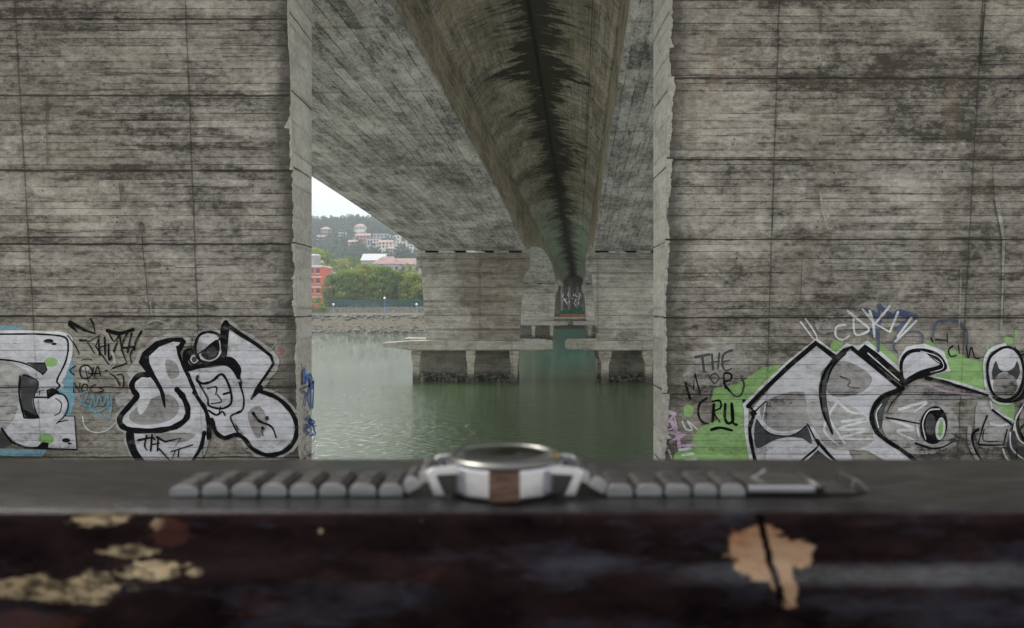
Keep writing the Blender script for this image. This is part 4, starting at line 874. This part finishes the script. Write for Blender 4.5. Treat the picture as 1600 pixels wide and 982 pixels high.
def watch():
    c = Vector((at(789, 0, .27).x, .271, LZ + .0004))
    root = empty('wristwatch', c, 'steel wristwatch with black dial lying flat with its bracelet stretched along the rail', 'wristwatch')
    # case: faceted drum
    s = MB(); n = 40
    s.lathe([(.0188, 0), (.0200, .0008), (.0203, .0016), (.0205, .0098), (.0201, .0106)], n=14, sm=False); o = s.build('case', M['case'], root, bevel=.0003)
    s = MB(); s.lathe([(.0196, .0107), (.0204, .0109), (.0203, .0116), (.0190, .0126), (.0180, .0127), (.0178, .0118), (.0178, .0108)], n=48); s.build('bezel', M['bezel'], root)
    s = MB(); s.lathe([(.0001, .0104), (.0177, .0104), (.0177, .0108), (.0001, .0108)], n=40, sm=False); dl = s.build('dial', M['dial'], root)
    for k in range(12):
        a = k * math.pi / 6; s = MB(); s.box(-.0006, .0006, .0115, .0150, .01085, .0114); o = s.build('hour_marker', M['steel'], dl); o.rotation_euler = (0, 0, a)
    for a, l_ in ((.9, .009), (-1.1, .013)):
        s = MB(); s.box(-.0005, .0005, -.001, l_, .0112, .0114); o = s.build('hand', M['steel'], dl); o.rotation_euler = (0, 0, a)
    s = MB(); s.lathe([(.0175, .0117), (.0172, .0124), (.014, .0128), (.006, .0130), (.0001, .0130)], n=40); s.build('crystal', M['glass'], root)
    s = MB(); s.box(.0165, .0190, -.0045, -.0015, .01245, .0131); s.build('bezel_glint', M['gold'], root)  # gold block standing in for a yellow glint on the bezel
    # brown plate painting a reflection onto the flank facing the camera
    s = MB(); nn = 8; pts = []
    for k in range(nn + 1):
        a = -math.pi / 2 + lerp(-.245, .245, k / nn); pts.append((math.cos(a), math.sin(a)))
    for r0, z0, z1 in ((.0210, .0006, .0106),):
        vs = [(p[0] * r0, p[1] * r0, z) for z in (z0, z1) for p in pts] + [(p[0] * .0185, p[1] * .0185, z) for z in (z0, z1) for p in pts]; m_ = nn + 1
        fs = [(k, k + 1, m_ + k + 1, m_ + k) for k in range(nn)] + [(m_ + k, m_ + k + 1, 3 * m_ + k + 1, 3 * m_ + k) for k in range(nn)] + [(0, m_, 3 * m_, 2 * m_), (nn, 2 * m_ + nn, 3 * m_ + nn, m_ + nn)] + [(2 * m_ + k, 2 * m_ + k + 1, k + 1, k) for k in range(nn)]
        s.add(vs, fs, 0, False)
    s.build('flank_reflection', M['brown'], root)
    # lugs: bent legs left and right, front and back
    for sx in (-1, 1):
        for sy in (-1, 1):
            s = MB(); P_ = [(.0145, .0110), (.0248, .0098), (.0266, .0082), (.0238, .0004), (.0202, .0004), (.0230, .0070), (.0218, .0076), (.0150, .0080)]
            y0, y1 = (sy * .0092, sy * .0125)
            s.prism([(sx * x_, z_) for x_, z_ in P_], min(y0, y1), max(y0, y1)); s.build('lug', M['case'], root, bevel=.0004)
            s = MB(); s.prism([(sx * x_, z_) for x_, z_ in ((.0150, .0079), (.0217, .0075), (.0229, .0069), (.0203, .0010), (.0150, .0010))], min(y0, y1) + (.001 if sy < 0 else .0), max(y0, y1) - (.0 if sy < 0 else .001)); s.build('lug_inlay', M['dsteel'], root)
    # bracelet links
    bw = .0105
    def link_(x0, x1, zb=0.0, h=.0043, tilt=0.0, nm='link', piece=3):
        g = Vector(((x0 + x1) / 2, 0, zb)); l_ = (x1 - x0) / 2 - .00035
        s = MB(); r = min(l_ * .7, .0013)
        h *= 1.06; prof = [(-l_ * .93, 0), (l_ * .93, 0), (l_, h * .35), (l_ * .82, h * .78), (l_ * .42, h), (-l_ * .42, h), (-l_ * .82, h * .78), (-l_, h * .35)]
        s.prism(prof, -bw, bw)
        for fi_ in range(len(s.f)):
            ys = {round(s.v[q_][1], 5) for q_ in s.f[fi_]}; s.m[fi_] = 0 if len(ys) == 1 else 1
        o = s.build(nm, [M['brushed'], M['dsteel']], root, bevel=.0002); o.location = g; o.rotation_euler = (0, tilt, 0)
        for sy in (-1, 1):
            s = MB(); s.prism([(-l_ * .55, h * .2), (l_ * .55, h * .2), (l_ * .55, h + .0004), (-l_ * .55, h + .0004)], sy * bw * .45 - .0026, sy * bw * .45 + .0026); q = s.build('centre_piece', M['dsteel'], o, bevel=.0003)
        return o
    pxm = lambda x: (x - 789) / 4615.0
    bl = [262, 312, 358, 404, 450, 496, 543, 590, 632]
    for i in range(len(bl) - 1): link_(pxm(bl[i]), pxm(bl[i + 1]), h=.0040 if i else .0034)
    link_(pxm(632), pxm(664), .0022, .0042, -.55); link_(pxm(655), pxm(682), .0050, .0040, -.35, 'end_link')
    br = [946, 992, 1038, 1082, 1124, 1168]
    for i in range(len(br) - 1): link_(pxm(br[i]), pxm(br[i + 1]), h=.0040)
    link_(pxm(914), pxm(948), .0022, .0042, .55); link_(pxm(896), pxm(922), .0050, .0040, .35, 'end_link')
    # clasp
    s = MB(); s.box(pxm(1170), pxm(1276), -bw, bw, .0010, .0036); s.m = [1, 1, 0, 0, 1, 1]; s.build('clasp', [M['brushed'], M['bezel']], root, bevel=.0006)
    s = MB(); s.box(pxm(1168), pxm(1345), -.0085, .0085, .0001, .0009); s.build('clasp_blade', M['dsteel'], root)
    s = MB(); s.tube([(pxm(1284), -bw, .0026), (pxm(1284), bw, .0026)], .0014, 10); s.build('spring_bar', M['dsteel'], root)
    s = MB(); s.prism([(pxm(1190), .0036), (pxm(1212), .0062), (pxm(1218), .0062), (pxm(1200), .0036)], .002, .004); s.build('clasp_catch', M['steel'], root)
    s = MB(); s.prism([(pxm(1338), 0), (pxm(1362), 0), (pxm(1368), .0010), (pxm(1352), .0048), (pxm(1342), .0052)], -.007, .007); s.build('clasp_end', M['bezel'], root, bevel=.0006)
watch()

# ================================================================== FAR BANK DETAILS
def foliage_mat(name, a_, b_, sc=.5):
    m, t, b = newmat(name); P = t.pos(); n = t.noise(P, sc, 4, .65); inf = t.new('ShaderNodeObjectInfo')
    c = t.mix(t.rng(n, .3, .7), a_, b_); c = t.mix(t.m('MULTIPLY', inf.outputs['Random'], .35), c, tuple(x_ * .7 for x_ in a_))
    t.l.new(c, b.inputs['Base Color']); b.inputs['Roughness'].default_value = .65; b.inputs['Specular IOR Level'].default_value = .25
    tr = t.new('ShaderNodeBsdfTranslucent'); t.l.new(c, tr.inputs[0]); mx = t.new('ShaderNodeMixShader'); mx.inputs[0].default_value = .4
    t.l.new(b.outputs[0], mx.inputs[1]); t.l.new(tr.outputs[0], mx.inputs[2]); t.l.new(mx.outputs[0], t.n['Material Output'].inputs[0]); return m
M['leaf_mid'] = foliage_mat('mid_green_leaves', (.10, .17, .035), (.25, .34, .075)); M['leaf_yel'] = foliage_mat('yellow_green_leaves', (.17, .23, .045), (.38, .41, .10)); M['leaf_dark'] = foliage_mat('dark_green_leaves', (.07, .13, .03), (.18, .26, .065))
M['leaf_hill'] = foliage_mat('hillside_leaves', (.03, .06, .03), (.09, .13, .06), .05)
M['bark'] = plain('bark', (.08, .06, .045), .9, var=.3, scale=3)
def leaf_mesh(clumps, size, per, seed):
    """clumps: list of (centre, radius); returns numpy verts / quad faces spread on every clump's shell"""
    rg = np.random.default_rng(seed); V = []
    for c, r in clumps:
        n = max(4, int(per * r * r)); dirs = rg.normal(size=(n, 3)); dirs /= np.linalg.norm(dirs, axis=1)[:, None]
        dirs[:, 2] = np.where(dirs[:, 2] < -.5, -dirs[:, 2] * .5, dirs[:, 2])
        p = np.array(c) + dirs * (r * rg.uniform(.72, 1.08, n))[:, None] * np.array([1, 1, .8])
        nrm = dirs + rg.normal(size=(n, 3)) * .55; nrm /= np.linalg.norm(nrm, axis=1)[:, None]
        up = rg.normal(size=(n, 3)); a = np.cross(nrm, up); a /= np.linalg.norm(a, axis=1)[:, None]; b = np.cross(nrm, a)
        sz = (size * rg.uniform(.5, 1.25, n))[:, None]; a = a * sz; b = b * sz * .7
        V.append(np.stack([p - a, p - b, p + a, p + b], axis=1).reshape(-1, 3))
    V = np.concatenate(V); F_ = np.arange(len(V)).reshape(-1, 4)
    return V, F_
def np_mesh(name, V, F_):
    me = bpy.data.meshes.new(name); me.from_pydata(V.tolist(), [], F_.tolist()); me.update(); return me
def crown_clumps(h0, h1, rad, n, seed, squash=1):
    rnd = random.Random(seed); out = []
    for k in range(n):
        t_ = rnd.uniform(0, 1); a = rnd.uniform(0, 6.283); z = lerp(h0, h1, t_); prof = math.sin(math.pi * (.12 + .80 * t_) ** .85) ** .6
        r_ = rad * prof * rnd.uniform(.35, 1.0) * .78
        out.append(((r_ * math.cos(a), r_ * math.sin(a), z), rad * rnd.uniform(.17, .34)))
    return out
def tree(loc, h, rad, leaf, label, group, seed, size=.2, n=60, per=42, low=.12):
    root = empty('tree', loc, label, 'tree', group)
    V, F_ = leaf_mesh(crown_clumps(h * low + rad * .25, h - rad * .25, rad, n, seed), size, per, seed)
    link('crown', np_mesh('crown', V, F_), leaf, root)
    s = MB(); s.tube([(0, 0, -.6), (.1, 0, h * .3), (-.1, .1, h * .75)], [.32, .22, .08], 8)
    rnd = random.Random(seed)
    for k in range(7):
        a = rnd.uniform(0, 6.28); z0 = h * rnd.uniform(.2, .5); s.tube([(0, 0, z0), (rad * .35 * math.cos(a), rad * .35 * math.sin(a), z0 + h * .14), (rad * .6 * math.cos(a), rad * .6 * math.sin(a), z0 + h * .26)], [.13, .08, .03], 6)
    s.build('trunk', M['bark'], root, fix=False)
    return root
G1 = 'row of trees behind the green fence'
tl = [ # px x, px top y, Y, radius, leaf, label
    (466, 415, 226, 4.6, 'leaf_mid', 'dark tree beside the red building, leftmost of the row'),
    (521, 424, 199, 3.6, 'leaf_dark', 'dark green tree just right of the red building'),
    (540, 420, 197, 3.9, 'leaf_mid', 'rounded mid green tree between the dark tree and the tallest one'),
    (569, 409, 201, 5.0, 'leaf_yel', 'tallest yellow-green tree in the middle of the fence row'),
    (597, 412, 198, 4.4, 'leaf_mid', 'full green tree behind the tall blue lamp post'),
    (622, 420, 200, 3.9, 'leaf_mid', 'smaller green tree below the pink roofs'),
    (646, 424, 197, 4.4, 'leaf_yel', 'yellowish tree cut off by the corner of the left river pier'),
    (672, 418, 199, 4.6, 'leaf_mid', 'green tree mostly hidden behind the left river pier')]
for i, (x, yt, Y, r_, lf, lb) in enumerate(tl):
    b_ = at(x, 0, Y); top = (HY - yt) / F * Y; tree((b_.x, Y, -.9), top + .9, r_, M[lf], lb, G1, 20 + i, .24, 110, 50, .03)
G2 = 'taller trees rising behind the fence row'
for i, (x, yt, Y, r_, lf, lb) in enumerate([(492, 386, 232, 5.5, 'leaf_yel', 'pale green tree towering over the red building'), (508, 392, 238, 5, 'leaf_mid', 'tall tree above and right of the red building'),
        (530, 402, 245, 5.5, 'leaf_yel', 'light green tree peeping over the dark fence-row tree'), (552, 399, 250, 5, 'leaf_mid', 'grey green tree left of the grey gable roof'), (468, 392, 236, 5.5, 'leaf_mid', 'tall tree hidden behind the left wall pier'),
        (640, 411, 232, 3.6, 'leaf_yel', 'small bright tree in front of the pink roofs by the pier corner')]):
    b_ = at(x, 0, Y); top = (HY - yt) / F * Y; tree((b_.x, Y, -.5), top + .5, r_, M[lf], lb, G2, 50 + i, .28, 60, 34)
# bush at left end of fence
for i, (x, y0, y1, Y, r_, lb) in enumerate([(496, 466, 486, 190, 1.9, 'low leafy bush at the left end of the stone wall'), (506, 470, 486, 189.5, 1.4, 'small round bush against the first fence panel'), (480, 464, 486, 190, 2.2, 'low bush beside the edge of the left wall pier')]):
    b_ = at(x, 0, Y); zt = (HY - y0) / F * Y; V, F_ = leaf_mesh(crown_clumps(.3, zt + 1.2, r_ * 1.2, 26, 70 + i), .16, 60, i)
    tag(link('bush', np_mesh('bush', V, F_), M['leaf_mid'], None, (b_.x, Y, -1.15)), lb, 'bush', 'bushes at the end of the fence')
# bush on the far abutment quay
for k in range(3):
    V, F_ = leaf_mesh(crown_clumps(.3, 2.3 + .3 * k, 1.7, 20, 90 + k), .2, 60, k)
    tag(link('bush', np_mesh('bush', V, F_), foliage_mat('emerald_leaves', (.03, .17, .08), (.07, .28, .12)), None, (cx(214) - 2 + 2.0 * k, 214.5, -2.7)), ('left', 'middle', 'right')[k] + ' one of three bushes under the white lettering at the far end', 'bush', 'bushes on the abutment quay')

# stone wall, fence, lamps, revetment
M['stone'] = plain('rubble_stone', (.28, .27, .24), .9, var=.35, scale=1.6, bump=.06)
s = MB(); rnd = random.Random(11)
for r_ in range(3):
    X = -78.0 + rnd.uniform(0, 1)
    while X < -14:
        wd = rnd.uniform(.5, 1.1); s.box(X, X + wd - .05, 191.7 + rnd.uniform(0, .12), 192.3, -1.35 + r_ * .44, -1.35 + r_ * .44 + .41); X += wd
s.box(-78, -14, 191.95, 192.25, -1.4, -.02)
tag(s.build('stone_wall', M['stone']), 'low grey rubble stone wall below the green fence on the far bank', 'wall')
fr = empty('fence', (-46, 192.1, 0), 'long green mesh fence on top of the stone wall in front of the trees', 'fence')
M['fence'] = plain('green_fence_panel', (.02, .085, .075), .6, var=.25, scale=.8)
M['fpost'] = plain('green_fence_post', (.02, .06, .05), .5)
X = -50.5 + 46 + 2; k = 0
for k in range(13):
    x0 = 1.0 - 2.0 + k * 2.5
    s = MB()
    for q in range(16): s.box(x0 + .06, x0 + 2.44, -.02, .02, .06 + q * .125, .06 + q * .125 + .085)
    for q in range(6): s.box(x0 + .2 + q * .42, x0 + .25 + q * .42, .021, .05, .05, 2.05)
    s.build('fence_panel', M['fence'], fr)
    s = MB(); s.box(x0 - .05, x0 + .05, -.05, .05, -.01, 2.15); s.build('post', M['fpost'], fr)
M['rail_metal'] = plain('dark_rail', (.03, .03, .032), .5)
hr = empty('railing', (-46, 189.5, -1.25), 'thin dark guard railing along the lawn edge below the stone wall', 'railing')
s = MB(); s.tube([(-6, 0, .95), (30, 0, .95)], .035, 6); s.build('top_rail', M['rail_metal'], hr)
for k in range(13):
    s = MB(); s.tube([(-6 + k * 3, 0, 0), (-6 + k * 3, 0, .93)], .03, 6); s.build('post', M['rail_metal'], hr)
M['lblue'] = plain('blue_lamp_post', (.10, .22, .50), .45); M['lgrey'] = plain('grey_lamp_post', (.25, .32, .38), .5); M['globe'] = plain('opal_globe', (.80, .82, .82), .3, var=.02)
for x, yt, yb, Y, pm, lb in ((601, 465, 497, 187, 'lblue', 'tall blue lamp post with white globe in the middle of the lawn'), (521, 475, 489, 189, 'lgrey', 'grey globe lamp near the left end of the green fence'), (651, 475, 489, 189, 'lgrey', 'grey globe lamp next to the left river pier')):
    b_ = at(x, 0, Y); zt = (HY - yt) / F * Y; zb = -1.35 if Y > 188 else -1.6
    root = empty('street_lamp', (b_.x, Y, zb), lb, 'street lamp', 'globe lamps on the far promenade')
    s = MB(); s.lathe([(.14, 0), (.14, .25), (.075, .3), (.06, zt - zb - .45), (.1, zt - zb - .4)], n=10); s.build('post', M[pm], root)
    s = MB(); h_ = zt - zb - .18; s.lathe([(.3 * math.sin(math.pi * max(.03, q / 10)), h_ - .3 * math.cos(math.pi * q / 10)) for q in range(11)], n=14); s.build('lamp_globe', M['globe'], root)
# rock revetment
def rocks(name, rowsdef, seed):
    s = MB(); rnd = random.Random(seed)
    for dy, z, sz, dens in rowsdef:
        X = -76
        while X < -12:
            X += rnd.uniform(.3, 1.1) * sz / dens
            c = Vector((X, shoreY(X) + dy + rnd.uniform(-.6, .6), z + rnd.uniform(-.2, .2))); r_ = sz * rnd.uniform(.25, .62)
            n = 6; s.lathe([(r_ * .6, -r_ * .5), (r_ * rnd.uniform(.9, 1.2), 0), (r_ * .75, r_ * .42), (r_ * .2, r_ * .6)], c, n, sm=False)
    return s
struct(rocks('r', [(8.9, -2.0, 1.1, 1.3), (8.2, -2.4, 1.0, 1.2), (7.2, -2.9, .7, .8), (5.0, -3.8, .45, .5), (3.5, -4.4, .5, .8), (1.0, -5.4, .8, 1.0), (.4, -5.7, .8, 1.2), (2.2, -5.0, .45, .8)], 2).build('rock_revetment', plain('riprap_stone', (.17, .16, .135), .9, var=.5, scale=1.1), fix=False), 'stuff', 'loose riprap stones along the muddy far bank')
o = bpy.data.objects['rock_revetment']; o['kind'] = 'stuff'

# ---------------- buildings
M['redwall'] = plain('red_render', (.52, .13, .085), .8, var=.12, scale=.6); M['whitetrim'] = plain('white_trim', (.66, .62, .58), .7); M['window'] = plain('dark_glass', (.06, .07, .08), .15)
M['pinkroof'] = plain('dusty_pink_tiles', (.27, .18, .17), .85, var=.2, scale=.7); M['greyroof'] = plain('grey_sheet_roof', (.42, .43, .43), .7); M['palewall'] = plain('pale_mauve_wall', (.35, .32, .33), .85, var=.1); M['cream'] = plain('cream_render', (.62, .58, .50), .8, var=.1)
def building(name, loc, w_, d_, h_, wall, roof, label, cat='building', group=None, floors=3, cols=4, roof_t='gable', rh=1.6, trim=None, wsz=(1.0, 1.3)):
    root = empty(name, loc, label, cat, group)
    s = MB(); s.box(-w_ / 2, w_ / 2, 0, d_, -3, h_); s.build('wall', wall, root)
    s = MB(); e = .35
    if roof_t == 'gable':
        s.add([(-w_ / 2 - e, -e, h_), (w_ / 2 + e, -e, h_), (w_ / 2 + e, d_ + e, h_), (-w_ / 2 - e, d_ + e, h_), (-w_ / 2 - e, d_ / 2, h_ + rh), (w_ / 2 + e, d_ / 2, h_ + rh)], [(0, 1, 5, 4), (2, 3, 4, 5), (0, 4, 3), (1, 2, 5), (0, 3, 2, 1)])
    elif roof_t == 'hip':
        s.add([(-w_ / 2 - e, -e, h_), (w_ / 2 + e, -e, h_), (w_ / 2 + e, d_ + e, h_), (-w_ / 2 - e, d_ + e, h_), (-w_ * .18, d_ / 2, h_ + rh), (w_ * .18, d_ / 2, h_ + rh)], [(0, 1, 5, 4), (2, 3, 4, 5), (0, 4, 3), (1, 2, 5), (0, 3, 2, 1)])
    else: s.box(-w_ / 2 - .1, w_ / 2 + .1, -.1, d_ + .1, h_ + .003, h_ + .35)
    s.build('roof', roof, root)
    fh = h_ / floors
    for f_ in range(floors):
        for c_ in range(cols):
            xx = -w_ / 2 + (c_ + .5) * w_ / cols; zz = f_ * fh + fh * .55
            s = MB(); s.box(xx - wsz[0] / 2, xx + wsz[0] / 2, -.06, -.004, zz - wsz[1] / 2, zz + wsz[1] / 2); wn = s.build('window', M['window'], root)
            if w_ / 1 > 10 and cat != 'house':
                s = MB(); s.box(xx - wsz[0] / 2 - .1, xx + wsz[0] / 2 + .1, -.12, -.005, zz - wsz[1] / 2 - .14, zz - wsz[1] / 2 - .003); s.build('sill', M['whitetrim'], wn)
    if trim:
        for f_ in range(1, floors + 1):
            s = MB(); s.box(-w_ / 2 - .12, w_ / 2 + .12, -.14, -.003, f_ * fh - .28, f_ * fh - .02); s.build('string_course', trim, root)
    return root
rb = building('building', (at(495, 0, 214).x - 7.4, 214, .3), 17.4, 12, 11.2, M['redwall'], M['whitetrim'], 'red rendered building with white bands at the left edge of the opening', floors=4, cols=9, roof_t='flat', trim=M['whitetrim'])
s = MB(); s.lathe([(1.6, 11.56), (1.6, 14.0), (1.75, 14.05), (1.75, 14.3), (1.2, 14.7)], (6.2, 2.4, 0), 18); s.build('rotunda', M['greyroof'], rb)
building('building', (at(582, 0, 262).x, 262, .5), 7.5, 9, 15.6, M['palewall'], M['greyroof'], 'grey gabled shed roof rising over the middle of the tree row', floors=4, cols=3, rh=2.6)
building('building', (at(606, 0, 262).x, 258, .5), 9.5, 9, 14.2, M['palewall'], M['pinkroof'], 'wide building with a dusty pink hipped roof over the trees', floors=4, cols=4, roof_t='hip', rh=2.8)
building('building', (at(636, 0, 262).x, 262, .5), 9, 9, 14.2, M['palewall'], M['pinkroof'], 'pale mauve block with pink roof next to the corner of the river pier', floors=4, cols=4, rh=2.4)
building('building', (at(520, 0, 285).x, 285, .5), 11, 9, 15.2, M['cream'], M['pinkroof'], 'low cream house roof half hidden above the dark fence-row trees', floors=4, cols=4, rh=2.0)
# houses on the hill (px x, px base y, distance, w, h, wall, roof, label)
M['orange'] = plain('terracotta_tiles', (.34, .22, .18), .85, var=.15, scale=.3); M['white'] = plain('white_render', (.55, .55, .53), .8, var=.05)
HH = [(500, 376, 560, 9, 4, 'cream', 'orange', 'hip', 'cream house with pink roof on the left of the hillside'), (562, 367, 620, 10, 8, 'cream', 'orange', 'hip', 'tall cream villa with terracotta roof near the crest'),
      (567, 376, 600, 13, 5, 'orange', 'orange', 'gable', 'wide terracotta house right below the villa on the crest'), (534, 372, 610, 7, 5, 'white', 'white', 'flat', 'small white cube house left of the crest villa'),
      (583, 382, 560, 12, 5, 'white', 'greyroof', 'flat', 'long white flat-roofed block in the middle of the hill'), (594, 374, 620, 14, 5, 'palewall', 'greyroof', 'flat', 'grey flat-roofed terrace just below the skyline'),
      (602, 386, 560, 14, 5, 'cream', 'orange', 'gable', 'cream terrace under the grey flat-roofed one'), (614, 378, 600, 13, 6, 'white', 'greyroof', 'flat', 'white apartment block high on the right slope'),
      (624, 388, 540, 13, 6, 'white', 'white', 'flat', 'bright white stepped block on the right slope'), (632, 382, 580, 12, 7, 'cream', 'greyroof', 'flat', 'cream block behind the bright white one'),
      (640, 392, 520, 13, 6, 'white', 'greyroof', 'flat', 'rightmost white block beside the bridge soffit'), (610, 394, 520, 9, 4, 'cream', 'orange', 'hip', 'small tiled house low on the right slope'),
      (508, 366, 640, 9, 5, 'palewall', 'orange', 'hip', 'small house with terracotta roof on the left skyline'), (550, 384, 540, 8, 4, 'cream', 'orange', 'gable', 'lone small house in the woods halfway up the hill')]
house_xy = []
for i, (x, yb, Y, w_, h_, wl, rf, rt, lb) in enumerate(HH):
    # walk along the ray until it meets the hillside
    Yq = Y
    for q in range(300, 740, 4):
        if hill_z((x - HX) / F * q, q) + 2.5 >= (HY - yb) / F * q: Yq = q; break
    X = (x - HX) / F * Yq; z = max(hill_z(X, Yq) + 1.0, (HY - yb) / F * Yq - 1); k_ = Yq / 600
    building('house', (X, Yq, z), w_ * k_ * .8, 7, h_ * k_, M[wl], M[rf], lb, 'house', 'houses on the far hillside', floors=2, cols=4, roof_t=rt, rh=2.0 * k_, wsz=(1.1, 1.2))
    house_xy.append((X, Yq, w_))
# hillside woods as one mass
rg = random.Random(8); cl = []
for k in range(4200):
    Y = rg.uniform(290, 760); X = rg.uniform(-.45, -.07) * Y
    if any(abs(X - hx) < w_ * .55 and -16 < Y - hy < 7 for hx, hy, w_ in house_xy): continue
    h_ = rg.uniform(4.5, 9); z = hill_z(X, Y)
    r_ = rg.uniform(1.6, 3.0)
    cl += [((X, Y, z + h_ * .35), r_), ((X + rg.uniform(-1, 1), Y, z + h_ * .65), r_ * .8), ((X + rg.uniform(-.6, .6), Y, z + h_ * .9), r_ * .45)]
V, F_ = leaf_mesh(cl, .85, 4.2, 5)
struct(link('hillside_woods', np_mesh('woods', V, F_), M['leaf_hill']), 'stuff', 'dense woods covering the far hillside')
for i, (x, yt, Y, r_, lb) in enumerate([(540, 350, 700, 6.5, 'tallest tree standing on the hill crest'), (488, 359, 690, 7, 'round tree at the left end of the skyline'), (524, 359, 700, 5, 'skyline tree left of the tallest one'),
        (580, 356, 690, 6, 'skyline tree just right of the crest villa'), (592, 360, 690, 5, 'second skyline tree right of the crest villa'), (551, 360, 700, 4.5, 'small skyline tree between the tallest tree and the villa')]):
    X = (x - HX) / F * Y; zt = (HY - yt) / F * Y; z = hill_z(X, Y) - 1; tree((X, Y, z), max(8, zt - z), r_, M['leaf_dark'], lb, 'single trees on the skyline', 110 + i, 1.0, 26, 3.0)

# ================================================================== HAZE
m = bpy.data.materials.new('haze'); m.use_nodes = True; t = NT(m.node_tree); t.n.remove(t.n['Principled BSDF'])
pv = t.new('ShaderNodeVolumePrincipled'); pv.inputs['Color'].default_value = (.86, .92, 1, 1); pv.inputs['Density'].default_value = .0006; pv.inputs['Anisotropy'].default_value = .2
t.l.new(pv.outputs[0], t.n['Material Output'].inputs['Volume'])
s = MB(); s.box(-610, 610, -30, 1200, -10, 130)
hz = s.build('haze', m); struct(hz, 'stuff', 'thin pale air haze over the valley')
